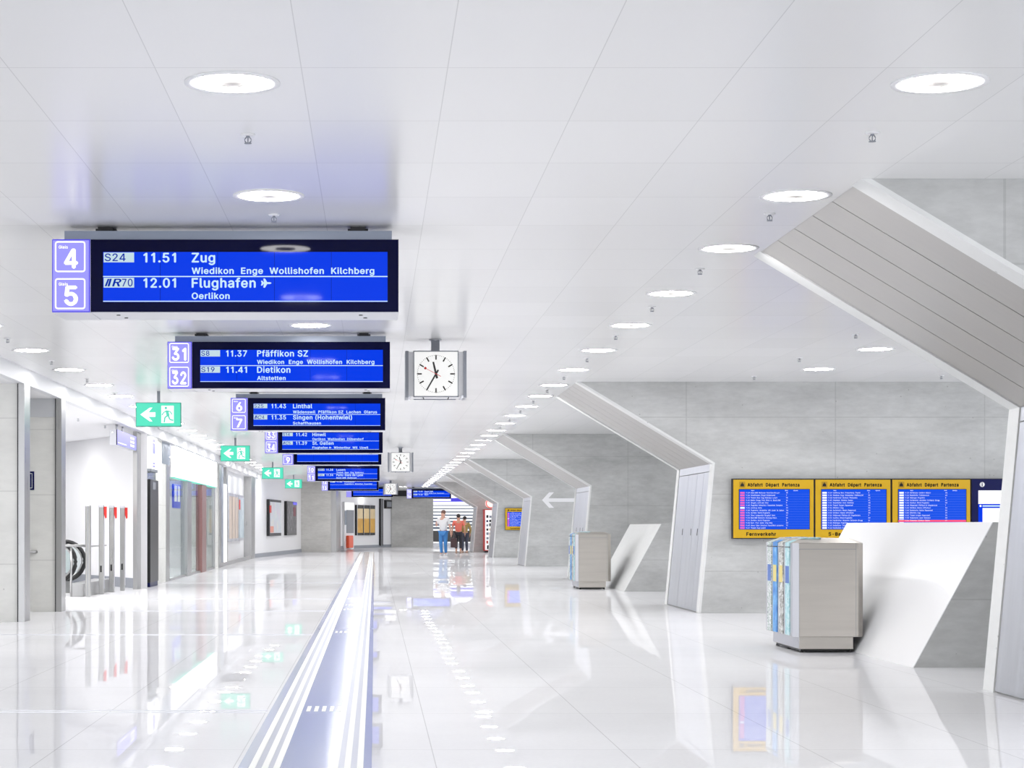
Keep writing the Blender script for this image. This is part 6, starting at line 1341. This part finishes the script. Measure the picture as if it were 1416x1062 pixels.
# ------------------------------------------------------------------ departure monitors
FERN = [('IC', 'Basel SBB  Mulhouse  Paris Gare de Lyon', '15'), ('IC', 'Schaffhausen  Singen (Hohentwiel)', '7'), ('IR', 'Thalwil  Baar  Zug  Rotkreuz  Luzern', '10'),
        ('IR', 'Baden  Brugg  Frick  Stein-S.  Basel SBB', '16'), ('IC', 'Sargans  Landquart  Chur', '9'), ('IR', 'Flughafen  Winterthur  Frauenfeld  Konstanz', '11'),
        ('S', 'Lenzburg  Aarau', '14'), ('IC', 'Flughafen  Winterthur  Wil  Uzwil  St. Gallen', '34'), ('IR', 'Oerlikon  Zürich Flughafen', '33'),
        ('IR', 'Olten  Langenthal  Burgdorf  Bern', '17'), ('IC', 'Basel SBB  Mannheim  Hamburg-Altona', '12'), ('IR', 'Oerlikon  Zürich Flughafen', '5'),
        ('IC', 'Bern  Thun  Spiez  Visp  Brig', '32'), ('IR', 'Aarau  Olten  Solothurn  Neuchâtel  Lausanne', '31'), ('IC', 'Thalwil  Zug  Luzern', '6')]
SB1 = [('S', 'Uetliberg  Binz  Friesenberg  Triemli', '2'), ('S', 'Wiedikon  Enge  Wollishofen  Pfäffikon SZ', '31'), ('S', 'Hardbrücke  Oerlikon  Wallisellen', '43'),
       ('S', 'Altstetten  Dietikon  Baden', '41'), ('S', 'Stadelhofen  Uster  Wetzikon', '44'), ('S', 'Thalwil  Horgen  Rapperswil', '32'),
       ('S', 'Affoltern  Zug', '33'), ('S', 'Stadelhofen  Meilen  Rapperswil', '42'), ('S', 'Oerlikon  Kloten  Effretikon', '34'),
       ('S', 'Wädenswil  Pfäffikon SZ  Ziegelbrücke', '7'), ('S', 'Oerlikon  Zürich Flughafen', '34'), ('S', 'Hardbrücke  Altstetten  Schlieren  Brugg', '41'),
       ('S', 'Wipkingen  Flughafen', '5'), ('S', 'Stadelhofen  Tiefenbrunnen', '43'), ('S', 'Hardbrücke  Oerlikon  Bülach', '44')]


def monitor(x, d, z0, z1, wd, kind, rows, foot, lab, cat='departure monitor', z_off=0.0):
    """origin at lower left corner of the case, front faces -y"""
    r = thing('departure_monitor', lab, cat, (x, d, z0), group='yellow departure monitors' if kind != 'info' else None)
    h = z1 - z0
    MB().box(0, wd, -0.10, 0, 0, h).build('case', 'dark', r, bevel=0.004)
    if kind == 'info':
        MB().box(0.008, wd - 0.008, -0.108, -0.10, 0.008, h - 0.01).build('front', 'navy', r)
        p = MB().box(0.1, wd - 0.1, -0.112, -0.108, 0.1, h - 0.17).build('screen', 'screen', r)
        MB().box(0.1, wd - 0.1, -0.115, -0.112, h - 0.36, h - 0.17).build('upper_page', 'glow', p)
        MB().box(0.16, wd - 0.1, -0.115, -0.112, 0.12, h - 0.42).build('lower_page', 'glow', p)
        tx_ = MB()
        for j, wl in enumerate((0.5, 0.62, 0.3)):
            tx_.box(0.17, 0.17 + wl, -0.117, -0.115, h - 0.215 - j * 0.05, h - 0.207 - j * 0.05)
        tx_.build('page_text', 'faint', p)
        ic = MB().lathe([(0, -0.112), (0.035, -0.112), (0.035, -0.108)], (0.155, 0, h - 0.085), 20, 'y')
        ic = ic.build('info_disc', 'white', r)
        MB().text('i', 0.148, -0.1125, h - 0.108, 0.046, bold=0.06).build('info_letter', 'navy', ic, flat=True)
        MB().lathe([(0, -0.115), (0.014, -0.115), (0.014, -0.112)], (0.13, 0, h - 0.39), 14, 'y').build('bullet', 'glow', p)
        MB().box(0.16, 0.55, -0.114, -0.112, h - 0.4, h - 0.38).build('heading_bar', 'screen_text', p)
        return r
    MB().box(0.012, wd - 0.012, -0.112, -0.10, 0.012, h - 0.016).build('frame', 'yellow', r, bevel=0.003)
    x0, x1 = 0.095, wd - 0.075
    zs0, zs1 = h - 0.72, h - 0.155
    s = MB().box(x0 - 0.005, x1 + 0.008, -0.118, -0.112, zs0 - 0.004, zs1 + 0.006).build('screen_surround', 'black', r)
    sc = MB().box(x0, x1, -0.121, -0.118, zs0, zs1).build('screen', 'screen_mon', r)
    tx_ = MB(); ln = MB()
    n = len(rows)
    ph = (zs1 - zs0 - 0.03) / n
    tx_.text('Nach', x0 + 0.17, -0.1235, zs1 - 0.022, 0.012, bold=0.02)
    tx_.text('Gleis', x0 + 0.65, -0.1235, zs1 - 0.022, 0.012, bold=0.02)
    tx_.text('Hinweis', x0 + 0.77, -0.1235, zs1 - 0.022, 0.012, bold=0.02)
    for j, (tr, ds, gl) in enumerate(rows):
        zz = zs1 - 0.03 - (j + 1) * ph
        MB().box(x0 + 0.012, x0 + 0.075, -0.123, -0.121, zz + 0.006, zz + ph - 0.006).build('train_badge', 'mon_text' if tr == 'S' else 'mon_pink', sc)
        tx_.text('11.%02d' % (34 + j * 2), x0 + 0.092, -0.1235, zz + 0.010, 0.016, width=0.055)
        tx_.text(ds, x0 + 0.162, -0.1235, zz + 0.010, 0.017, width=min(0.47, 0.0105 * len(ds)))
        tx_.text(gl, x0 + 0.665, -0.1235, zz + 0.010, 0.017)
        ln.box(x0, x1, -0.1215, -0.121, zz - 0.001, zz + 0.0008)
    tx_.build('timetable_text', 'mon_text', sc, flat=True)
    ln.build('row_lines', 'mon_line', sc)
    if foot == '' :
        MB().box(x0, x1, -0.1232, -0.1225, zs0 + 0.105, zs0 + 0.13).build('notice_bar', pbr('notice_red', lin(216, 60, 80), 0.4, emit=lin(216, 60, 80), estr=0.8), sc)
    hd = MB().text('Abfahrt  Départ  Partenza', x0 + 0.118, -0.113, h - 0.112, 0.046, width=0.74, bold=0.09)
    hd.build('heading', 'print_black', r, flat=True)
    ic = MB().box(x0, x0 + 0.085, -0.1125, -0.112, h - 0.13, h - 0.045).build('icon_plate', 'icon_plate', r)
    im = MB()
    im.prism([(x0 + 0.016, h - 0.112), (x0 + 0.07, h - 0.112), (x0 + 0.066, h - 0.08), (x0 + 0.05, h - 0.066), (x0 + 0.036, h - 0.066), (x0 + 0.02, h - 0.08)], -0.1135, -0.1125)
    im.prism([(x0 + 0.033, h - 0.062), (x0 + 0.053, h - 0.062), (x0 + 0.043, h - 0.05)], -0.1135, -0.1125)
    im.build('train_symbol', 'print_black', ic)
    if foot:
        MB().text(foot, x0 + 0.10, -0.113, 0.045, 0.046, bold=0.085).build('footer', 'print_black', r, flat=True)
    return r


M['screen_mon'] = pbr('screen_monitor', (0.001, 0.002, 0.02), 0.15, spec=0.08, emit=lin(28, 88, 244), estr=0.9)
M['mon_text'] = pbr('monitor_text', (0.1, 0.1, 0.1), 0.4, emit=lin(240, 245, 255), estr=1.1)
M['mon_pink'] = pbr('monitor_pink', (0.1, 0.02, 0.05), 0.4, emit=lin(240, 96, 190), estr=0.9)
M['mon_line'] = pbr('monitor_line', (0.01, 0.02, 0.1), 0.4, emit=lin(90, 130, 250), estr=0.8)
M['icon_plate'] = pbr('icon_plate', lin(178, 138, 8), 0.5)

DM = FINS[1]
z1, z0 = Z(662, DM), Z(745, DM)
monitor(X(1011, DM), DM, z0, z1, 1.165, 'dep', FERN, 'Fernverkehr', 'left yellow monitor reading Fernverkehr, with pink train badges')
monitor(X(1011, DM) + 1.168, DM, z0, z1, 1.09, 'dep', SB1, 'S-Bahn', 'middle yellow monitor reading S-Bahn, partly behind the newspaper box')
monitor(X(1011, DM) + 2.262, DM, z0, z1, 1.13, 'dep', list(reversed(SB1)), '', 'right yellow monitor beside the dark blue one, cut off by the parapet')
monitor(X(1011, DM) + 3.396, DM, z0, z1, 1.13, 'info', [], '', 'dark blue information monitor with white pages at the right', 'information monitor')
D5 = FINS[4]
monitor(X(698, D5), D5, Z(733, D5), Z(702.5, D5), 1.165, 'dep', FERN, 'Fernverkehr', 'far small yellow departure monitor between the fourth and fifth piers')

# ------------------------------------------------------------------ newspaper boxes
def newspaper_box():
    r = thing('newspaper_box', '', 'newspaper box', group='steel newspaper boxes')
    W_, D_, zb, zt = 0.70, 1.32, 0.155, 1.08
    c = 0.06
    body = [(0.0, 0.0 + 0.02), (0.03, 0), (W_ - c, 0), (W_, c), (W_, D_ - c), (W_ - c, D_), (0.03, D_), (0, D_ - 0.02)]
    MB().prism(body, zb, zt, 'z').build('body', 'box_steel', r, bevel=0.006)
    i_ = 0.13
    top = MB()
    bz = [(p[0], p[1], zt) for p in body]
    cx, cyy = W_ / 2, D_ / 2
    tz = [(cx + (p[0] - cx) * 0.72, cyy + (p[1] - cyy) * 0.8, zt + 0.045) for p in body]
    n = len(body)
    top.add(bz + tz, [tuple(range(n, 2 * n))] + [(i, (i + 1) % n, n + (i + 1) % n, n + i) for i in range(n)])
    top.build('lid', 'box_steel', r)
    fp = MB()
    for (xa, xb, za, zb2) in ((0.055, 0.058, zb, zt - 0.06), (W_ - 0.085, W_ - 0.082, zb, zt), (0.058, W_ - 0.082, zt - 0.062, zt - 0.058)):
        fp.box(xa, xb, -0.002, 0.001, za, zb2)
    fp.build('panel_joint', 'grey', r)
    MB().prism([(0.005, 0.02), (-0.004, 0.0), (0.055, -0.004), (0.055, 0.02)], zb, zt, 'z').build('corner_post', 'alu', r)
    MB().box(0.07, W_ - 0.1, 0.05, D_ - 0.05, 0.035, zb).build('plinth', 'box_steel', r)
    MB().box(0.06, 0.07, 0.06, D_ - 0.06, 0.04, zb).build('side_plinth', 'alu', r)
    MB().box(0.09, W_ - 0.12, 0.07, D_ - 0.07, 0.012, 0.035).build('dark_base', 'black', r)
    for (xa, ya) in ((0.1, 0.09), (W_ - 0.13, 0.09), (0.1, D_ - 0.1), (W_ - 0.13, D_ - 0.1), (0.1, D_ / 2)):
        MB().lathe([(0, 0.0), (0.022, 0.0), (0.018, 0.012), (0.008, 0.016), (0.008, 0.04), (0, 0.04)], (xa, ya, 0), 12).build('foot', 'black', r)
    MB().box(-0.006, 0.0, 0.02, D_ - 0.02, zb + 0.005, zt - 0.002).build('side_panel', 'alu', r)
    ys = [(0.12, 0.32), (0.43, 0.62), (0.72, 0.92), (1.0, 1.2)]
    mats = ['print_teal', 'print_grey', 'print_blue', 'print_green']
    for (ya, yb), mt in zip(ys, mats):
        s = MB().box(-0.014, -0.006, ya, yb, zb + 0.01, zt - 0.045)
        s = s.build('picture_strip', mt, r)
        MB().box(-0.016, -0.014, ya + 0.02, yb - 0.02, 0.68, 0.85).build('title_block', 'navy_blue' if mt in ('print_teal', 'print_green') else 'title_yellow', s)
        MB().prism([(-0.012, zt - 0.04), (-0.012, zt + 0.002), (0.12, zt + 0.05), (0.30, zt + 0.056), (0.30, zt + 0.045), (0.1, zt + 0.02), (0.0, zt - 0.03)], ya, yb).build('flap', mt, r)
        MB().box(-0.02, 0.02, ya, yb, zt - 0.045, zt - 0.038).build('slot', 'dark', r)
    return r


M['navy_blue'] = pbr('title_blue', lin(70, 112, 190), 0.4)
M['title_yellow'] = pbr('title_yellow', lin(226, 208, 120), 0.4)
nb0 = newspaper_box()
nb0.location = (X(1097, 19.2), 19.2, 0)
nb0['label'] = 'large near steel newspaper box with coloured picture strips on its left side'
dup(nb0, (X(796, 38.4), 38.4, 0), 'smaller far steel newspaper box in front of the third pier')

# ------------------------------------------------------------------ people
def skin_obj(name, chains, mat, parent, sub=2):
    """chains: lists of (point, radius); points that coincide are shared"""
    pts, rad, edges, idx = [], [], [], {}
    def gid(p, r_):
        k = tuple(round(c, 4) for c in p)
        if k not in idx:
            idx[k] = len(pts); pts.append(p); rad.append(r_)
        return idx[k]
    for ch in chains:
        ids = [gid(p, r_) for p, r_ in ch]
        edges += [(a, b) for a, b in zip(ids[:-1], ids[1:])]
    me = bpy.data.meshes.new(name)
    me.from_pydata(pts, edges, [])
    me.materials.append(M[mat])
    o = bpy.data.objects.new(name, me)
    C.objects.link(o)
    if parent: o.parent = parent
    sk = o.modifiers.new('skin', 'SKIN')
    sk.use_smooth_shade = True
    lay = me.skin_vertices[0].data
    for i, r_ in enumerate(rad):
        lay[i].radius = r_ if isinstance(r_, tuple) else (r_, r_)
        lay[i].use_root = (i == 0)
    ss = o.modifiers.new('sub', 'SUBSURF')
    ss.levels = 1
    ss.render_levels = sub
    return o


def person(lab, loc, rz, H, arms, legs, top, bottom, hair_mat, skin_mat, shoe, sleeve=True, hair_len=0.0, cropped=False):
    """faces -y; arms and legs are joint lists (right then left, right = -x)"""
    k = H / 1.75
    r = thing('person', lab, 'person', loc, rz)
    def S(p): return tuple(c * k for c in p)
    def R(ch): return [(S(p), (q * k if not isinstance(q, tuple) else (q[0] * k, q[1] * k))) for p, q in ch]
    pel, wst, chs, nek, hd0, hd1 = (0, 0, 0.95), (0, 0.005, 1.10), (0, 0.01, 1.32), (0, 0.01, 1.47), (0, -0.005, 1.56), (0, -0.01, 1.67)
    chains = [R([(pel, (0.14, 0.10)), (wst, (0.125, 0.09)), (chs, (0.15, 0.10)), (nek, 0.055), (hd0, (0.068, 0.082)), (hd1, (0.072, 0.088))])]
    chains.append(R([(hd0, (0.068, 0.082)), ((0, -0.105, 1.60), 0.014)]))          # nose
    for side, arm in zip((-1, 1), arms):
        sh, el, wr = arm
        hnd = tuple(w_ + 0.45 * (w_ - e) * 0.25 / 0.25 for w_, e in zip(wr, el))
        dv = Vector(wr) - Vector(el); dv.normalize()
        kn = Vector(wr) + dv * 0.07
        chains.append(R([(chs, (0.15, 0.10)), (sh, 0.056), (el, 0.042), (wr, 0.028), (tuple(kn), (0.038, 0.02))]))
        sd = dv.cross(Vector((side * 1.0, 0, 0.01))).normalized()
        for j in range(4):
            o_ = sd * (-0.027 + 0.018 * j)
            ln = (0.065, 0.08, 0.085, 0.07)[j]
            chains.append(R([(tuple(kn), (0.038, 0.02)), (tuple(kn + o_ + dv * 0.03), 0.0095), (tuple(kn + o_ * 1.1 + dv * (0.03 + ln * 0.6) + Vector((0, -0.012, 0))), 0.008),
                             (tuple(kn + o_ * 1.1 + dv * (0.03 + ln * 0.9) + Vector((0, -0.03, 0))), 0.007)]))
        th = Vector(wr) + dv * 0.03
        chains.append(R([(wr, 0.028), (tuple(th + sd * -0.035), 0.011), (tuple(th + sd * -0.05 + dv * 0.035), 0.009)]))
    for side, leg in zip((-1, 1), legs):
        hp, kn, an = leg
        toe = (an[0] + side * 0.015, an[1] - 0.15, 0.035)
        chains.append(R([(pel, (0.14, 0.10)), (hp, 0.088), (kn, 0.055), (an, 0.038), (toe, 0.033)]))
    body = skin_obj('body', chains, skin_mat, r)
    # face details
    ey = MB()
    for s in (-1, 1):
        ey.ellipsoid(S((0.03 * s, -0.086, 1.625)), S((0.012, 0.006, 0.008)), 8, 6)
    ey.build('eyes', 'hair', body)
    mo = MB().ellipsoid(S((0, -0.082, 1.555)), S((0.024, 0.008, 0.006)), 10, 6)
    mo.build('mouth', 'coral', body)
    ea = MB()
    for s in (-1, 1):
        ea.ellipsoid(S((0.076 * s, 0.0, 1.61)), S((0.012, 0.022, 0.032)), 8, 6)
    ea.build('ears', skin_mat, body)
    ha = MB()
    ha.ellipsoid(S((0, 0.022, 1.675)), S((0.092, 0.098, 0.088)), 18, 10)
    if hair_len: ha.ellipsoid(S((0, 0.06, 1.58)), S((0.08, 0.055, 0.12)), 14, 8)
    ha.build('hair', hair_mat, r)
    # clothing
    ts = [R([((0, 0, 0.90), (0.165, 0.125)), (wst, (0.15, 0.115)), (chs, (0.175, 0.125)), ((0, 0.01, 1.43), (0.085, 0.07))])]
    for arm in arms:
        sh, el, wr = arm
        f = 0.75 if sleeve else 1.0
        mid_ = tuple(a + (b - a) * f for a, b in zip(sh, el))
        ch = [(chs, (0.175, 0.125)), (sh, 0.078), (mid_, 0.064)]
        if not sleeve:
            ch.append((tuple(a + (b - a) * 0.9 for a, b in zip(el, wr)), 0.045))
        ts.append(R(ch))
    skin_obj('top', ts, top, r)
    tr = []
    for leg in legs:
        hp, kn, an = leg
        e = tuple(a + (b - a) * (0.72 if cropped else 0.97) for a, b in zip(kn, an))
        tr.append(R([((0, 0, 0.93), (0.16, 0.12)), (hp, 0.108), (kn, 0.075), (e, 0.058)]))
    skin_obj('trousers', tr, bottom, r)
    for side, leg in zip((-1, 1), legs):
        an = leg[2]
        s_ = MB()
        pr = [(0.07, 0.0), (0.075, 0.05), (0.04, 0.10), (-0.03, 0.09), (-0.12, 0.06), (-0.19, 0.045), (-0.2, 0.0)]
        s_.prism([(p[0] * k + an[1] * k, p[1] * k) for p in pr], (an[0] - 0.045) * k, (an[0] + 0.045) * k, 'x')
        s_.build('shoe', shoe, r, bevel=0.015 * k)
    return r


def arm(side, elx, ely, elz, wrx, wry, wrz):
    return [(0.19 * side, 0.01, 1.41), (elx * side, ely, elz), (wrx * side, wry, wrz)]
def leg(side, kx, ky, ax, ay):
    return [(0.09 * side, 0, 0.88), (kx * side, ky, 0.48), (ax * side, ay, 0.08)]


p1 = (X(613, 81.5), 81.5, 0)
person('person in white t-shirt and light blue jeans, one forearm raised', p1, -0.35, 1.90,
       [arm(-1, 0.30, 0.05, 1.14, 0.22, -0.19, 1.24), arm(1, 0.25, 0.05, 1.12, 0.30, 0.0, 0.88)],
       [leg(-1, 0.08, -0.06, 0.07, 0.02), leg(1, 0.09, 0.0, 0.08, 0.08)], 'tee_white', 'jeans', 'hair_brown', 'skin', 'shoe_white')
p2 = (X(634, 88.5), 88.5, 0)
person('person in coral red shirt and black trousers, seen from behind', p2, math.pi - 0.1, 1.78,
       [arm(-1, 0.27, 0.03, 1.14, 0.28, -0.03, 0.90), arm(1, 0.27, 0.03, 1.14, 0.29, -0.03, 0.90)],
       [leg(-1, 0.1, 0.0, 0.1, 0.08), leg(1, 0.1, -0.03, 0.1, -0.03)], 'coral', 'trousers', 'hair', 'skin_dark', 'shoe_tan', cropped=True)
p3 = (X(642.5, 89.6), 89.6, 0)
person('person in olive jacket and dark grey trousers, seen from behind', p3, math.pi + 0.15, 1.68,
       [arm(-1, 0.28, 0.03, 1.12, 0.27, -0.05, 0.90), arm(1, 0.28, 0.03, 1.12, 0.29, -0.05, 0.9)],
       [leg(-1, 0.1, -0.02, 0.1, 0.05), leg(1, 0.1, 0.0, 0.1, 0.0)], 'olive', 'trousers_navy', 'hair', 'skin_dark', 'shoe_tan', sleeve=False)
# bag in the first person's hand
bx_ = thing('travel_bag', 'dark brown bag hanging from the hand of the person in white', 'bag', (p1[0] + 0.43, p1[1] - 0.08, 0.34))
MB().box(-0.13, 0.13, -0.07, 0.07, 0.0, 0.40).build('pouch', 'bag', bx_, bevel=0.04, segs=3)
MB().tube([(-0.07, 0, 0.38), (-0.06, 0, 0.50), (0.0, 0, 0.56), (0.06, 0, 0.50), (0.07, 0, 0.38)], 0.012, 8).build('handle', 'bag', bx_)
